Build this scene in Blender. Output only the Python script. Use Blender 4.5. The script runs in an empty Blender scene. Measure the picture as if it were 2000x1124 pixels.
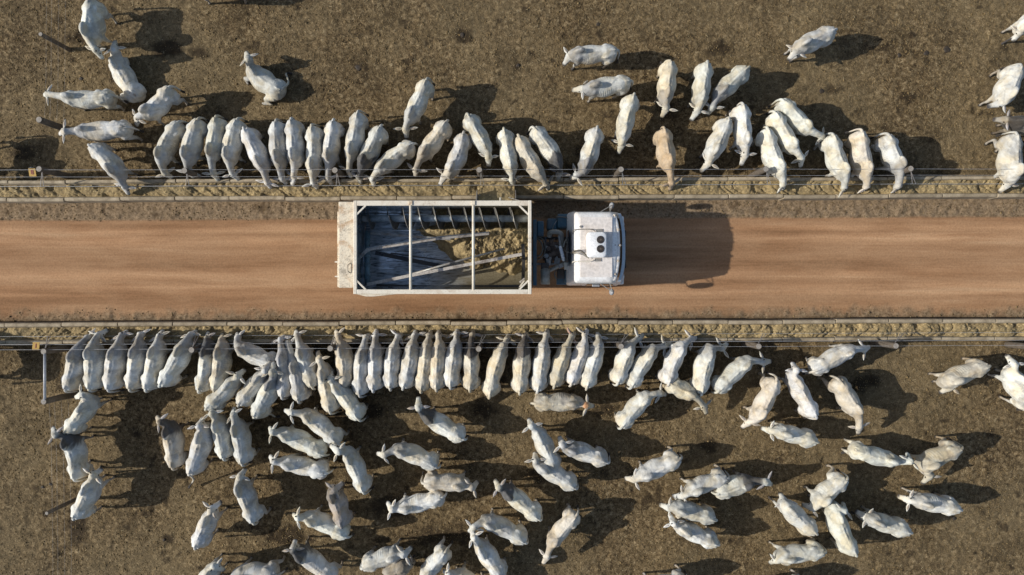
import bpy, bmesh, math, random
import numpy as np
from mathutils import Vector, Matrix
R_ = math.radians
S = bpy.context.scene
COL = S.collection
# ------------------------------------------------------------------ camera, sky, sun
H = 24.0; F = 1388.0
cam = bpy.data.cameras.new("camera"); camo = bpy.data.objects.new("camera", cam); COL.objects.link(camo)
camo.location = (0, 0, H); camo.rotation_euler = (0, 0, 0)
cam.sensor_width = 36; cam.lens = 36 * F / 2000; cam.clip_start = 0.5; cam.clip_end = 2000
S.camera = camo
SUN_EL = 31.3; SHADOW_DIR = 3.5        # shadows run towards +x, slightly towards +y
world = bpy.data.worlds.new("World"); S.world = world; world.use_nodes = True
wn = world.node_tree.nodes; wl = world.node_tree.links
sky = wn.new("ShaderNodeTexSky"); sky.sky_type = 'NISHITA'; sky.sun_disc = False
sky.sun_elevation = R_(SUN_EL); sky.sun_rotation = R_(270 - SHADOW_DIR); sky.dust_density = 1.5
wn["Background"].inputs[1].default_value = 0.115
wl.new(sky.outputs[0], wn["Background"].inputs[0])
sl = bpy.data.lights.new("sun", 'SUN'); sl.energy = 4.6; sl.angle = R_(0.6); sl.color = (1.0, 0.955, 0.87)
so = bpy.data.objects.new("sun", sl); COL.objects.link(so); so.location = (-20, 0, 20)
az = R_(SHADOW_DIR); el = R_(SUN_EL)
so.rotation_euler = Vector((math.cos(az) * math.cos(el), math.sin(az) * math.cos(el), -math.sin(el))).to_track_quat('-Z', 'Y').to_euler()
S.view_settings.view_transform = 'Standard'; S.view_settings.look = 'None'
S.view_settings.exposure = 0.05; S.view_settings.gamma = 1.0
S.render.engine = 'CYCLES'

def wp(px, py, z=0.0):
    k = (H - z) / F
    return Vector(((px - 1000) * k, (562 - py) * k, z))
# ------------------------------------------------------------------ noise
def vnoise(x, y, scale, seed):
    rs = np.random.RandomState(seed); n = 512
    t = rs.rand(n, n)
    xs = np.asarray(x) / scale + 1000.0; ys = np.asarray(y) / scale + 1000.0
    xi = np.floor(xs).astype(int); yi = np.floor(ys).astype(int)
    fx = xs - xi; fy = ys - yi
    fx = fx * fx * (3 - 2 * fx); fy = fy * fy * (3 - 2 * fy)
    a = t[xi % n, yi % n]; b = t[(xi + 1) % n, yi % n]; c = t[xi % n, (yi + 1) % n]; d = t[(xi + 1) % n, (yi + 1) % n]
    return (a * (1 - fx) + b * fx) * (1 - fy) + (c * (1 - fx) + d * fx) * fy
def fbm(x, y, scale, seed, oct=4, gain=0.5):
    v = 0; a = 1; tot = 0
    for o in range(oct):
        v = v + a * vnoise(x, y, scale / 2 ** o, seed + o * 7); tot += a; a *= gain
    return v / tot
def sst(a, b, x):
    t = np.clip((np.asarray(x, float) - a) / (b - a), 0, 1); return t * t * (3 - 2 * t)
# ------------------------------------------------------------------ materials
def newmat(name):
    m = bpy.data.materials.new(name); m.use_nodes = True
    return m, m.node_tree.nodes, m.node_tree.links, m.node_tree.nodes["Principled BSDF"]
def nz(n, l, scale, detail=4, rough=0.55, vec=None, dist=0.0):
    t = n.new("ShaderNodeTexNoise"); t.inputs['Scale'].default_value = scale; t.inputs['Detail'].default_value = detail
    t.inputs['Roughness'].default_value = rough; t.inputs['Distortion'].default_value = dist
    if vec is not None: l.new(vec, t.inputs['Vector'])
    return t
def ramp(n, l, fac, stops):
    r = n.new("ShaderNodeValToRGB"); e = r.color_ramp.elements
    while len(e) < len(stops): e.new(0.5)
    for i, (p, c) in enumerate(stops):
        e[i].position = p; e[i].color = (c[0], c[1], c[2], 1) if not isinstance(c, (int, float)) else (c, c, c, 1)
    l.new(fac, r.inputs[0]); return r
def mixc(n, l, fac, a, b, mode='MIX'):
    m = n.new("ShaderNodeMix"); m.data_type = 'RGBA'; m.blend_type = mode
    for s, v in ((m.inputs[0], fac), (m.inputs[6], a), (m.inputs[7], b)):
        if isinstance(v, bpy.types.NodeSocket): l.new(v, s)
        elif isinstance(v, (int, float)): s.default_value = v
        else: s.default_value = (*v, 1)
    return m.outputs[2]
def bump(n, l, h, strength, dist, b, normal=None):
    bp = n.new("ShaderNodeBump"); bp.inputs['Strength'].default_value = strength; bp.inputs['Distance'].default_value = dist
    l.new(h, bp.inputs['Height'])
    if normal is not None: l.new(normal, bp.inputs['Normal'])
    if b is not None: l.new(bp.outputs[0], b.inputs['Normal'])
    return bp.outputs[0]
def coord(n, what='Object'):
    return n.new("ShaderNodeTexCoord").outputs[what]
def mapping(n, l, vec, sc=(1, 1, 1), rot=(0, 0, 0)):
    m = n.new("ShaderNodeMapping"); m.inputs['Scale'].default_value = sc; m.inputs['Rotation'].default_value = rot
    l.new(vec, m.inputs['Vector']); return m.outputs[0]

def mat_simple(name, col, rough=0.6, metal=0.0, dirt=None, dirt_amt=0.4, scale=3.0, bmp=0.15, bscale=25, coat=0.0):
    m, n, l, b = newmat(name)
    v = coord(n)
    t1 = nz(n, l, scale, 6, 0.65, v); t2 = nz(n, l, scale * 9, 4, 0.6, v)
    d = dirt if dirt is not None else tuple(c * 0.55 for c in col)
    r = ramp(n, l, t1.outputs[0], [(0.62 - dirt_amt * 0.45, 0.0), (0.78, 1.0)])
    c = mixc(n, l, r.outputs[0], col, d)
    r2 = ramp(n, l, t2.outputs[0], [(0.35, 0.82), (0.65, 1.08)])
    c = mixc(n, l, 1.0, c, r2.outputs[0], 'MULTIPLY')
    l.new(c, b.inputs['Base Color']); b.inputs['Metallic'].default_value = metal
    rr = ramp(n, l, t1.outputs[0], [(0.3, max(0.05, rough - 0.12)), (0.7, min(1, rough + 0.15))])
    l.new(rr.outputs[0], b.inputs['Roughness'])
    t3 = nz(n, l, bscale, 5, 0.6, v); bump(n, l, t3.outputs[0], bmp, 0.01, b)
    b.inputs['Coat Weight'].default_value = coat
    return m

def mat_ground():
    m, n, l, b = newmat("pen_dirt")
    v = coord(n)
    big = nz(n, l, 0.22, 5, 0.6, v, 0.4); mid = nz(n, l, 1.9, 7, 0.66, v, 0.3); fine = nz(n, l, 7.0, 9, 0.74, v, 0.5)
    grit = nz(n, l, 26, 5, 0.75, v)
    c0 = ramp(n, l, fine.outputs[0], [(0.37, (0.030, 0.019, 0.009)), (0.46, (0.120, 0.081, 0.039)), (0.54, (0.212, 0.150, 0.077)), (0.65, (0.40, 0.305, 0.175))]).outputs[0]
    c1 = mixc(n, l, ramp(n, l, mid.outputs[0], [(0.34, 1.0), (0.56, 0.0)]).outputs[0], c0, (0.082, 0.056, 0.028))
    mixfac = n.new("ShaderNodeMath"); mixfac.operation = 'MULTIPLY'; mixfac.inputs[1].default_value = 0.75
    c1n = mixc(n, l, 0.62, c0, c1)
    c2 = mixc(n, l, ramp(n, l, big.outputs[0], [(0.40, 0.0), (0.62, 0.5)]).outputs[0], c1n, (0.225, 0.170, 0.092))
    g = ramp(n, l, grit.outputs[0], [(0.34, 0.55), (0.5, 1.0), (0.66, 1.55)]).outputs[0]
    c3 = mixc(n, l, 1.0, c2, g, 'MULTIPLY')
    # trampled wet manure patches plus one painted cast shadow, carried as an attribute
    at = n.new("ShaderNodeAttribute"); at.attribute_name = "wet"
    tr = nz(n, l, 0.75, 7, 0.68, v, 0.8)
    c3 = mixc(n, l, 1.0, c3, ramp(n, l, tr.outputs[0], [(0.36, 0.72), (0.5, 1.0), (0.64, 1.14)]).outputs[0], 'MULTIPLY')
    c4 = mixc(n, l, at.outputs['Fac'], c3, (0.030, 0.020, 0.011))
    l.new(c4, b.inputs['Base Color']); b.inputs['Roughness'].default_value = 0.92; b.inputs['Specular IOR Level'].default_value = 0.2
    nrm = bump(n, l, fine.outputs[0], 0.9, 0.10, None); bump(n, l, grit.outputs[0], 0.8, 0.035, b, nrm)
    return m

def mat_road():
    m, n, l, b = newmat("road_dirt")
    v = coord(n); vs = mapping(n, l, v, (0.05, 1.0, 1.0)); vm = mapping(n, l, v, (0.35, 1.0, 1.0))
    streak = nz(n, l, 2.0, 7, 0.66, vs, 0.25); blot = nz(n, l, 0.9, 5, 0.6, vm, 0.4)
    fine = nz(n, l, 16, 6, 0.7, v); grit = nz(n, l, 60, 3, 0.7, v)
    red = ramp(n, l, streak.outputs[0], [(0.30, (0.175, 0.092, 0.045)), (0.44, (0.265, 0.144, 0.073)), (0.58, (0.345, 0.200, 0.107)), (0.74, (0.46, 0.295, 0.17))]).outputs[0]
    red = mixc(n, l, ramp(n, l, blot.outputs[0], [(0.44, 0.0), (0.72, 0.45)]).outputs[0], red, (0.42, 0.265, 0.15))
    red = mixc(n, l, 1.0, red, ramp(n, l, fine.outputs[0], [(0.3, 0.80), (0.5, 1.0), (0.72, 1.16)]).outputs[0], 'MULTIPLY')
    ver = ramp(n, l, fine.outputs[0], [(0.32, (0.080, 0.053, 0.029)), (0.46, (0.185, 0.130, 0.078)), (0.60, (0.27, 0.195, 0.122)), (0.76, (0.36, 0.275, 0.18))]).outputs[0]
    at = n.new("ShaderNodeAttribute"); at.attribute_name = "verge"
    c = mixc(n, l, at.outputs['Fac'], red, ver)
    at2 = n.new("ShaderNodeAttribute"); at2.attribute_name = "track"
    c = mixc(n, l, at2.outputs['Fac'], c, mixc(n, l, 1.0, c, (1.28, 1.28, 1.28), 'MULTIPLY'))
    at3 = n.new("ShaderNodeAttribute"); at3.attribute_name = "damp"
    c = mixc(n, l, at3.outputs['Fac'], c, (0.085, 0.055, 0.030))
    c = mixc(n, l, 1.0, c, ramp(n, l, grit.outputs[0], [(0.3, 0.86), (0.7, 1.14)]).outputs[0], 'MULTIPLY')
    l.new(c, b.inputs['Base Color']); b.inputs['Roughness'].default_value = 0.95; b.inputs['Specular IOR Level'].default_value = 0.15
    nrm = bump(n, l, streak.outputs[0], 0.3, 0.03, None); nrm = bump(n, l, fine.outputs[0], 0.32, 0.03, None, nrm); bump(n, l, grit.outputs[0], 0.3, 0.01, b, nrm)
    return m

def mat_attr(name, attr, rough=0.7, bscale=30, bstr=0.3, mott=0.12, scale=7, spec=0.3, bdist=0.01):
    m, n, l, b = newmat(name)
    v = coord(n); oi = n.new("ShaderNodeObjectInfo")
    add = n.new("ShaderNodeVectorMath"); add.operation = 'ADD'
    mu = n.new("ShaderNodeVectorMath"); mu.operation = 'SCALE'; mu.inputs[0].default_value = (37, 53, 71)
    l.new(oi.outputs['Random'], mu.inputs['Scale']); l.new(v, add.inputs[0]); l.new(mu.outputs[0], add.inputs[1]); v2 = add.outputs[0]
    at = n.new("ShaderNodeAttribute"); at.attribute_name = attr
    t = nz(n, l, scale, 6, 0.62, v2, 0.3)
    c = mixc(n, l, 1.0, at.outputs['Color'], ramp(n, l, t.outputs[0], [(0.3, 1 - mott * 1.6), (0.5, 1.0), (0.7, 1 + mott * 0.6)]).outputs[0], 'MULTIPLY')
    l.new(c, b.inputs['Base Color']); b.inputs['Roughness'].default_value = rough; b.inputs['Specular IOR Level'].default_value = spec
    t2 = nz(n, l, bscale, 5, 0.6, v2); bump(n, l, t2.outputs[0], bstr, bdist, b)
    return m, n, l, b, v2, c

def mat_cow():
    m, n, l, b, v2, c = mat_attr("zebu_hide", "coat", 0.72, 60, 0.25, 0.10, 4.0, 0.25, 0.006)
    # loose skin folds, veins and small soil flecks
    vm = mapping(n, l, v2, (1, 1, 0.5))
    t = nz(n, l, 4.5, 3, 0.5, vm, 0.5)
    st = nz(n, l, 9, 6, 0.72, v2, 0.5)
    yel = ramp(n, l, nz(n, l, 2.2, 5, 0.6, v2, 0.4).outputs[0], [(0.42, 0.0), (0.62, 0.85)]).outputs[0]
    gry = ramp(n, l, nz(n, l, 3.1, 6, 0.65, mapping(n, l, v2, (1, 1, 1), (1, 2, 3)), 0.8).outputs[0], [(0.50, 0.0), (0.64, 0.6)]).outputs[0]
    c = mixc(n, l, gry, c, mixc(n, l, 1.0, c, (0.52, 0.53, 0.56), 'MULTIPLY'))
    c2 = mixc(n, l, yel, c, mixc(n, l, 1.0, c, (0.91, 0.80, 0.63), 'MULTIPLY'))
    fl = ramp(n, l, st.outputs[0], [(0.66, 0.0), (0.78, 0.5)]).outputs[0]
    c3 = mixc(n, l, fl, c2, mixc(n, l, 1.0, c2, (0.52, 0.42, 0.32), 'MULTIPLY'))
    l.new(c3, b.inputs['Base Color'])
    nb = [x for x in n if x.type == 'BUMP'][0]
    bp = n.new("ShaderNodeBump"); bp.inputs['Strength'].default_value = 0.75; bp.inputs['Distance'].default_value = 0.05
    l.new(t.outputs[0], bp.inputs['Height']); l.new(nb.outputs[0], bp.inputs['Normal'])
    au = n.new("ShaderNodeAttribute"); au.attribute_name = 'uu'; ar = n.new("ShaderNodeAttribute"); ar.attribute_name = 'rib'
    def mth(op, x, y=None):
        q = n.new("ShaderNodeMath"); q.operation = op
        for k_, v_ in enumerate((x, y)):
            if v_ is None: continue
            if isinstance(v_, (int, float)): q.inputs[k_].default_value = v_
            else: l.new(v_, q.inputs[k_])
        return q.outputs[0]
    h = mth('MULTIPLY', mth('SINE', mth('MULTIPLY', au.outputs['Fac'], 88.0)), ar.outputs['Fac'])
    bump(n, l, h, 0.35, 0.010, b, bp.outputs[0])
    b.inputs['Sheen Weight'].default_value = 0.08
    return m

def mat_concrete():
    m, n, l, b = newmat("concrete")
    v = coord(n); oi = n.new("ShaderNodeObjectInfo")
    t1 = nz(n, l, 2.5, 6, 0.65, v, 0.4); t2 = nz(n, l, 40, 5, 0.7, v)
    c = ramp(n, l, t1.outputs[0], [(0.32, (0.20, 0.158, 0.103)), (0.5, (0.34, 0.278, 0.19)), (0.7, (0.46, 0.385, 0.275))]).outputs[0]
    c = mixc(n, l, 1.0, c, ramp(n, l, t2.outputs[0], [(0.3, 0.78), (0.7, 1.15)]).outputs[0], 'MULTIPLY')
    c = mixc(n, l, 1.0, c, ramp(n, l, oi.outputs['Random'], [(0, 0.88), (1, 1.1)]).outputs[0], 'MULTIPLY')
    l.new(c, b.inputs['Base Color']); b.inputs['Roughness'].default_value = 0.9
    bump(n, l, t2.outputs[0], 0.4, 0.01, b); return m

def mat_feed():
    m, n, l, b = newmat("silage")
    v = coord(n)
    t1 = nz(n, l, 3.0, 5, 0.6, v, 0.5); t2 = nz(n, l, 34, 7, 0.82, v, 2.0); vo = n.new("ShaderNodeTexVoronoi"); vo.inputs['Scale'].default_value = 34
    l.new(v, vo.inputs['Vector'])
    c = ramp(n, l, t2.outputs[0], [(0.34, (0.075, 0.052, 0.022)), (0.45, (0.24, 0.178, 0.088)), (0.56, (0.44, 0.325, 0.150)), (0.68, (0.70, 0.55, 0.29))]).outputs[0]
    c = mixc(n, l, ramp(n, l, t1.outputs[0], [(0.36, 0.65), (0.58, 0.0)]).outputs[0], c, (0.15, 0.108, 0.052))
    c = mixc(n, l, ramp(n, l, vo.outputs['Color'], [(0.72, 0.0), (0.86, 0.55)]).outputs[0], c, (0.60, 0.48, 0.27))
    l.new(c, b.inputs['Base Color']); b.inputs['Roughness'].default_value = 0.9
    nr = bump(n, l, t2.outputs[0], 0.8, 0.03, None); bump(n, l, vo.outputs['Distance'], 0.5, 0.01, b, nr); return m

def mat_painted(name, col, rust, amt=0.5, rough=0.5):
    """old paint flaking to rust in irregular patches"""
    m, n, l, b = newmat(name)
    v = coord(n)
    t1 = nz(n, l, 3.5, 10, 0.75, v, 0.8); t2 = nz(n, l, 1.1, 4, 0.6, v, 0.5); t3 = nz(n, l, 22, 6, 0.75, v, 0.8)
    dark = ramp(n, l, t3.outputs[0], [(0.60 - amt * 0.12, 0.0), (0.68, 0.85)]).outputs[0]
    reg = ramp(n, l, t2.outputs[0], [(0.35, 0.15), (0.6, 1.0)]).outputs[0]
    mk = n.new("ShaderNodeMath"); mk.operation = 'MULTIPLY'; l.new(dark, mk.inputs[0]); l.new(reg, mk.inputs[1])
    t4 = nz(n, l, 1.7, 7, 0.72, v, 1.0)
    c = mixc(n, l, ramp(n, l, t4.outputs[0], [(0.50, 0.0), (0.62, 0.25 + 0.5 * amt)]).outputs[0], col, rust)
    c = mixc(n, l, ramp(n, l, t1.outputs[0], [(0.70 - amt * 0.2, 0.0), (0.74, 0.8)]).outputs[0], c, (0.13, 0.10, 0.075))
    c = mixc(n, l, mk.outputs[0], c, (0.12, 0.09, 0.06))
    l.new(c, b.inputs['Base Color']); b.inputs['Roughness'].default_value = rough
    bump(n, l, t3.outputs[0], 0.3, 0.01, b); return m

def mat_steel():
    m, n, l, b = newmat("worn_steel")
    v = coord(n); vs = mapping(n, l, v, (9, 1.2, 1))
    t1 = nz(n, l, 1.6, 6, 0.65, v, 0.5); t2 = nz(n, l, 2.6, 7, 0.7, vs, 0.4)
    rust = ramp(n, l, t2.outputs[0], [(0.40, (0.42, 0.47, 0.50)), (0.56, (0.20, 0.21, 0.205)), (0.72, (0.10, 0.08, 0.055))]).outputs[0]
    l.new(rust, b.inputs['Base Color'])
    l.new(ramp(n, l, t1.outputs[0], [(0.36, 0.16), (0.64, 0.5)]).outputs[0], b.inputs['Roughness'])
    l.new(ramp(n, l, t2.outputs[0], [(0.45, 1.0), (0.7, 0.25)]).outputs[0], b.inputs['Metallic'])
    bump(n, l, t2.outputs[0], 0.12, 0.01, b); return m

M = {}
M['ground'] = mat_ground(); M['road'] = mat_road(); M['cow'] = mat_cow(); M['concrete'] = mat_concrete(); M['feed'] = mat_feed()
M['cream'] = mat_painted("cream_paint", (0.70, 0.64, 0.53), (0.42, 0.30, 0.19), 0.35)
M['rusty'] = mat_painted("flaking_cream_paint", (0.74, 0.65, 0.50), (0.46, 0.27, 0.13), 1.0, 0.7)
M['steel'] = mat_steel()
def mat_tub():
    m, n, l, b = newmat("tub_floor_steel")
    v = coord(n); vs = mapping(n, l, v, (1.4, 8, 1)); sp = n.new("ShaderNodeSeparateXYZ"); l.new(v, sp.inputs[0])
    t1 = nz(n, l, 1.5, 6, 0.65, v, 0.5); t2 = nz(n, l, 2.2, 7, 0.7, vs, 0.3); t3 = nz(n, l, 18, 5, 0.7, v, 0.3)
    ad = n.new("ShaderNodeMath"); ad.operation = 'MULTIPLY_ADD'; ad.inputs[1].default_value = 1.6; l.new(t1.outputs[0], ad.inputs[0]); l.new(sp.outputs[0], ad.inputs[2])
    dust = ramp(n, l, ad.outputs[0], [(0.0, 0.0), (1.0, 1.0)]); mr = n.new("ShaderNodeMapRange"); mr.inputs[1].default_value = -1.55; mr.inputs[2].default_value = .25; l.new(ad.outputs[0], mr.inputs[0])
    st = ramp(n, l, t2.outputs[0], [(0.40, (0.86, 0.90, 0.93)), (0.54, (0.52, 0.57, 0.60)), (0.64, (0.16, 0.15, 0.13))]).outputs[0]
    dc = ramp(n, l, t3.outputs[0], [(0.34, (0.13, 0.105, 0.06)), (0.66, (0.22, 0.185, 0.115))]).outputs[0]
    l.new(mixc(n, l, mr.outputs[0], st, dc), b.inputs['Base Color'])
    inv = n.new("ShaderNodeMath"); inv.operation = 'SUBTRACT'; inv.inputs[0].default_value = 1.0; l.new(mr.outputs[0], inv.inputs[1]); im = n.new('ShaderNodeMath'); im.operation = 'MULTIPLY'; im.inputs[1].default_value = .62; l.new(inv.outputs[0], im.inputs[0]); l.new(im.outputs[0], b.inputs['Metallic'])
    rg = n.new("ShaderNodeMath"); rg.operation = 'MULTIPLY_ADD'; rg.inputs[1].default_value = .45; rg.inputs[2].default_value = .22; l.new(mr.outputs[0], rg.inputs[0]); l.new(rg.outputs[0], b.inputs['Roughness'])
    bump(n, l, t2.outputs[0], 0.1, 0.01, b); return m
M['tub'] = mat_tub()
M['shaft'] = mat_simple("blue_grey_shaft", (0.50, 0.57, 0.60), 0.4, 0.1, (0.05, 0.075, 0.09), 0.5, 4)
M['blade'] = mat_simple("auger_blade_steel", (0.15, 0.145, 0.13), 0.5, 0.3, (0.06, 0.05, 0.04), 0.5, 6)
M['frontgrey'] = mat_simple("pale_blue_visor", (0.40, 0.47, 0.53), 0.35, 0, (0.5, 0.48, 0.45), 0.3, 3, 0.02)
M['bar'] = mat_painted("scuffed_bar_steel", (0.46, 0.42, 0.37), (0.15, 0.12, 0.10), 0.95, 0.4)
M['darkbar'] = mat_simple("oily_bar_steel", (0.05, 0.05, 0.05), 0.35, 0.6, (0.10, 0.08, 0.06), 0.4)
M['cab'] = mat_simple("white_cab_paint", (0.80, 0.79, 0.77), 0.32, 0, (0.68, 0.62, 0.55), 0.35, 1.6, 0.02, 20, 0.25)
M['cabdusty'] = mat_simple("dusty_cab_roof", (0.76, 0.71, 0.67), 0.55, 0, (0.68, 0.60, 0.52), 0.5, 1.3, 0.03, 20)
M['white'] = mat_simple("white_plastic", (0.85, 0.85, 0.84), 0.35, 0, (0.78, 0.76, 0.72), 0.1)
M['blue'] = mat_simple("dark_blue_paint", (0.045, 0.115, 0.155), 0.5, 0, (0.16, 0.13, 0.10), 0.5, 2)
M['chassis'] = mat_simple("chassis_grime", (0.085, 0.075, 0.066), 0.7, 0.1, (0.12, 0.08, 0.05), 0.5, 3)
M['engine'] = mat_simple("dusty_engine", (0.22, 0.155, 0.11), 0.75, 0.1, (0.05, 0.035, 0.03), 0.5, 6)
M['pipe'] = mat_simple("grey_pipe", (0.34, 0.34, 0.32), 0.45, 0.3, (0.22, 0.16, 0.11), 0.5, 5)
M['tank'] = mat_simple("dusty_tank", (0.38, 0.35, 0.29), 0.5, 0.1, (0.17, 0.12, 0.08), 0.4, 4)
M['hose'] = mat_simple("hose_rubber", (0.16, 0.14, 0.11), 0.6)
M['rubber'] = mat_simple("tyre_rubber", (0.03, 0.028, 0.027), 0.85, 0, (0.14, 0.09, 0.06), 0.6, 5)
M['rim'] = mat_simple("wheel_paint", (0.5, 0.5, 0.48), 0.5, 0.2, (0.24, 0.17, 0.12), 0.5, 4)
M['black'] = mat_simple("black_plastic", (0.018, 0.018, 0.02), 0.5)
M['glass'] = mat_simple("tinted_glass", (0.012, 0.018, 0.022), 0.08, 0, (0.05, 0.045, 0.04), 0.2, 2, 0.0)
M['visor'] = mat_simple("smoked_visor", (0.05, 0.085, 0.12), 0.25, 0, (0.2, 0.2, 0.19), 0.4, 2, 0.0)
M['arm'] = mat_simple('teal_arm_paint', (0.15, 0.25, 0.29), 0.5, 0, (0.06, 0.07, 0.07), 0.6, 4)
M['amber'] = mat_simple("lamp_lens", (0.42, 0.36, 0.29), 0.3)
M['mirror'] = mat_simple("mirror_shell", (0.33, 0.34, 0.36), 0.45)
M['wood'] = mat_simple("weathered_post", (0.13, 0.105, 0.08), 0.85, 0, (0.05, 0.04, 0.03), 0.5, 6, 0.5, 60)  # unlit dark of the post sides, put into the wood colour
M['woodend'] = mat_simple('sawn_wood_end', (0.33, 0.30, 0.26), 0.85, 0, (0.2, 0.17, 0.14), 0.5, 14, 0.4, 60)  # paler wood colour paints the post tops as sunlit
M['wire'] = mat_simple("galvanised_wire", (0.50, 0.50, 0.50), 0.4, 0.4)
M['yellow'] = mat_simple("yellow_tag", (0.38, 0.215, 0.01), 0.5, 0, (0.5, 0.27, 0.02), 0.4, 8)
M['red'] = mat_simple("dark_red_lettering", (0.20, 0.018, 0.008), 0.6)
M['railgrey'] = mat_simple("grey_rail_paint", (0.42, 0.43, 0.45), 0.5)
M['pat'] = mat_simple("dung", (0.028, 0.020, 0.013), 0.75, 0, (0.07, 0.05, 0.03), 0.4, 9, 0.8, 30)
M['straw'], *_ = mat_attr("straw", "coat", 0.8, 30, 0.0, 0.05)
M['clod'], *_ = mat_attr("clod", "coat", 0.95, 40, 0.5, 0.2, 20, 0.1)

# ------------------------------------------------------------------ mesh helpers
class MB:
    def __init__(s): s.v = []; s.f = []
    def add(s, vs, fs):
        o = len(s.v); s.v += [tuple(v) for v in vs]; s.f += [tuple(i + o for i in f) for f in fs]; return s
    def box(s, c, d, rz=0, ry=0, rx=0):
        m = Matrix.Rotation(rz, 3, 'Z') @ Matrix.Rotation(ry, 3, 'Y') @ Matrix.Rotation(rx, 3, 'X')
        vs = [Vector(c) + m @ Vector((d[0] / 2 * i, d[1] / 2 * j, d[2] / 2 * k)) for i in (-1, 1) for j in (-1, 1) for k in (-1, 1)]
        return s.add(vs, [(0, 1, 3, 2), (4, 6, 7, 5), (0, 4, 5, 1), (2, 3, 7, 6), (0, 2, 6, 4), (1, 5, 7, 3)])
    def bb(s, x0, x1, y0, y1, z0, z1): return s.box(((x0 + x1) / 2, (y0 + y1) / 2, (z0 + z1) / 2), (x1 - x0, y1 - y0, z1 - z0))
    def beam(s, p0, p1, w, h):
        p0 = Vector(p0); p1 = Vector(p1); d = (p1 - p0); L = d.length; d.normalize()
        up = Vector((0, 0, 1)) if abs(d.z) < 0.95 else Vector((1, 0, 0))
        a = d.cross(up).normalized(); b = a.cross(d)
        vs = [p + a * (w / 2 * i) + b * (h / 2 * j) for p in (p0, p1) for i, j in ((-1, -1), (1, -1), (1, 1), (-1, 1))]
        return s.add(vs, [(3, 2, 1, 0), (4, 5, 6, 7), (0, 1, 5, 4), (1, 2, 6, 5), (2, 3, 7, 6), (3, 0, 4, 7)])
    def loft(s, rings, cap=True):
        n = len(rings[0]); vs = [p for r in rings for p in r]; fs = []
        for i in range(len(rings) - 1):
            for j in range(n):
                a = i * n + j; b = i * n + (j + 1) % n; fs.append((a, b, b + n, a + n))
        if cap:
            fs.append(tuple(range(n - 1, -1, -1))); o = (len(rings) - 1) * n; fs.append(tuple(o + j for j in range(n)))
        return s.add(vs, fs)
    def tube(s, path, rad, n=10, flat=1.0):
        path = [Vector(p) for p in path]; rings = []
        if not hasattr(rad, '__len__'): rad = [rad] * len(path)
        prev = None
        for i, p in enumerate(path):
            d = (path[min(i + 1, len(path) - 1)] - path[max(i - 1, 0)]).normalized()
            if prev is None:
                up = Vector((0, 0, 1)) if abs(d.z) < 0.9 else Vector((1, 0, 0)); a = d.cross(up).normalized()
            else: a = (prev - d * prev.dot(d)).normalized()
            prev = a; b = a.cross(d)
            rings.append([p + a * (rad[i] * math.cos(t)) + b * (rad[i] * flat * math.sin(t)) for t in [2 * math.pi * k / n for k in range(n)]])
        return s.loft(rings)
    def ell(s, c, r, n=12, m=8, rot=None):
        vs = []; c = Vector(c)
        for i in range(1, m):
            ph = math.pi * i / m
            for k in range(n):
                t = 2 * math.pi * k / n
                p = Vector((r[0] * math.sin(ph) * math.cos(t), r[1] * math.sin(ph) * math.sin(t), r[2] * math.cos(ph)))
                vs.append(c + (rot @ p if rot else p))
        top = Vector((0, 0, r[2])); vs.append(c + (rot @ top if rot else top)); vs.append(c - (rot @ top if rot else top))
        fs = []
        for i in range(m - 2):
            for k in range(n):
                a = i * n + k; b = i * n + (k + 1) % n; fs.append((a, a + n, b + n, b))
        T = len(vs) - 2; B = T + 1; o = (m - 2) * n
        for k in range(n): fs.append((T, k, (k + 1) % n)); fs.append((B, o + (k + 1) % n, o + k))
        return s.add(vs, fs)
    def build(s, name, mat, parent=None, bevel=0.0, smooth=False, origin=None):
        me = bpy.data.meshes.new(name)
        vs = s.v
        if origin is not None: ox = Vector(origin); vs = [tuple(Vector(v) - ox) for v in vs]
        me.from_pydata(vs, [], s.f); me.update()
        bm = bmesh.new(); bm.from_mesh(me); bmesh.ops.recalc_face_normals(bm, faces=bm.faces); bm.to_mesh(me); bm.free()
        if smooth: me.polygons.foreach_set('use_smooth', [True] * len(me.polygons))
        me.materials.append(M[mat] if isinstance(mat, str) else mat)
        o = bpy.data.objects.new(name, me); COL.objects.link(o)
        if origin is not None: o.location = origin
        if parent is not None:
            o.parent = parent
        if bevel: 
            b = o.modifiers.new('bevel', 'BEVEL'); b.width = bevel; b.segments = 2; b.limit_method = 'ANGLE'
        return o
def tag(o, label=None, cat=None, group=None, kind=None):
    if label: o['label'] = label
    if cat: o['category'] = cat
    if group: o['group'] = group
    if kind: o['kind'] = kind
    return o
def empty(name, loc=(0, 0, 0)):
    o = bpy.data.objects.new(name, None); COL.objects.link(o); o.location = loc; o.empty_display_size = 0.2; return o
def part(mb, name, mat, root, **k):
    """child of a thing whose root empty sits at its base; geometry given in world space"""
    loc = Vector(root.location)
    mb.v = [tuple(Vector(v) - loc) for v in mb.v]
    return mb.build(name, mat, root, **k)
def grid_obj(name, xs, ys, zf, mat, attrs=None):
    X, Y = np.meshgrid(xs, ys, indexing='ij'); Z = zf(X, Y)
    nx, ny = X.shape; co = np.stack([X, Y, Z], -1).reshape(-1, 3)
    idx = np.arange(nx * ny).reshape(nx, ny)
    f = np.stack([idx[:-1, :-1], idx[1:, :-1], idx[1:, 1:], idx[:-1, 1:]], -1).reshape(-1, 4)
    me = mesh_np(name, co, f)
    for k, fn in (attrs or {}).items():
        a = me.attributes.new(k, 'FLOAT', 'POINT'); a.data.foreach_set('value', np.ascontiguousarray(fn(X, Y).reshape(-1).astype(np.float32)))
    me.materials.append(M[mat]); o = bpy.data.objects.new(name, me); COL.objects.link(o); return o
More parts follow.
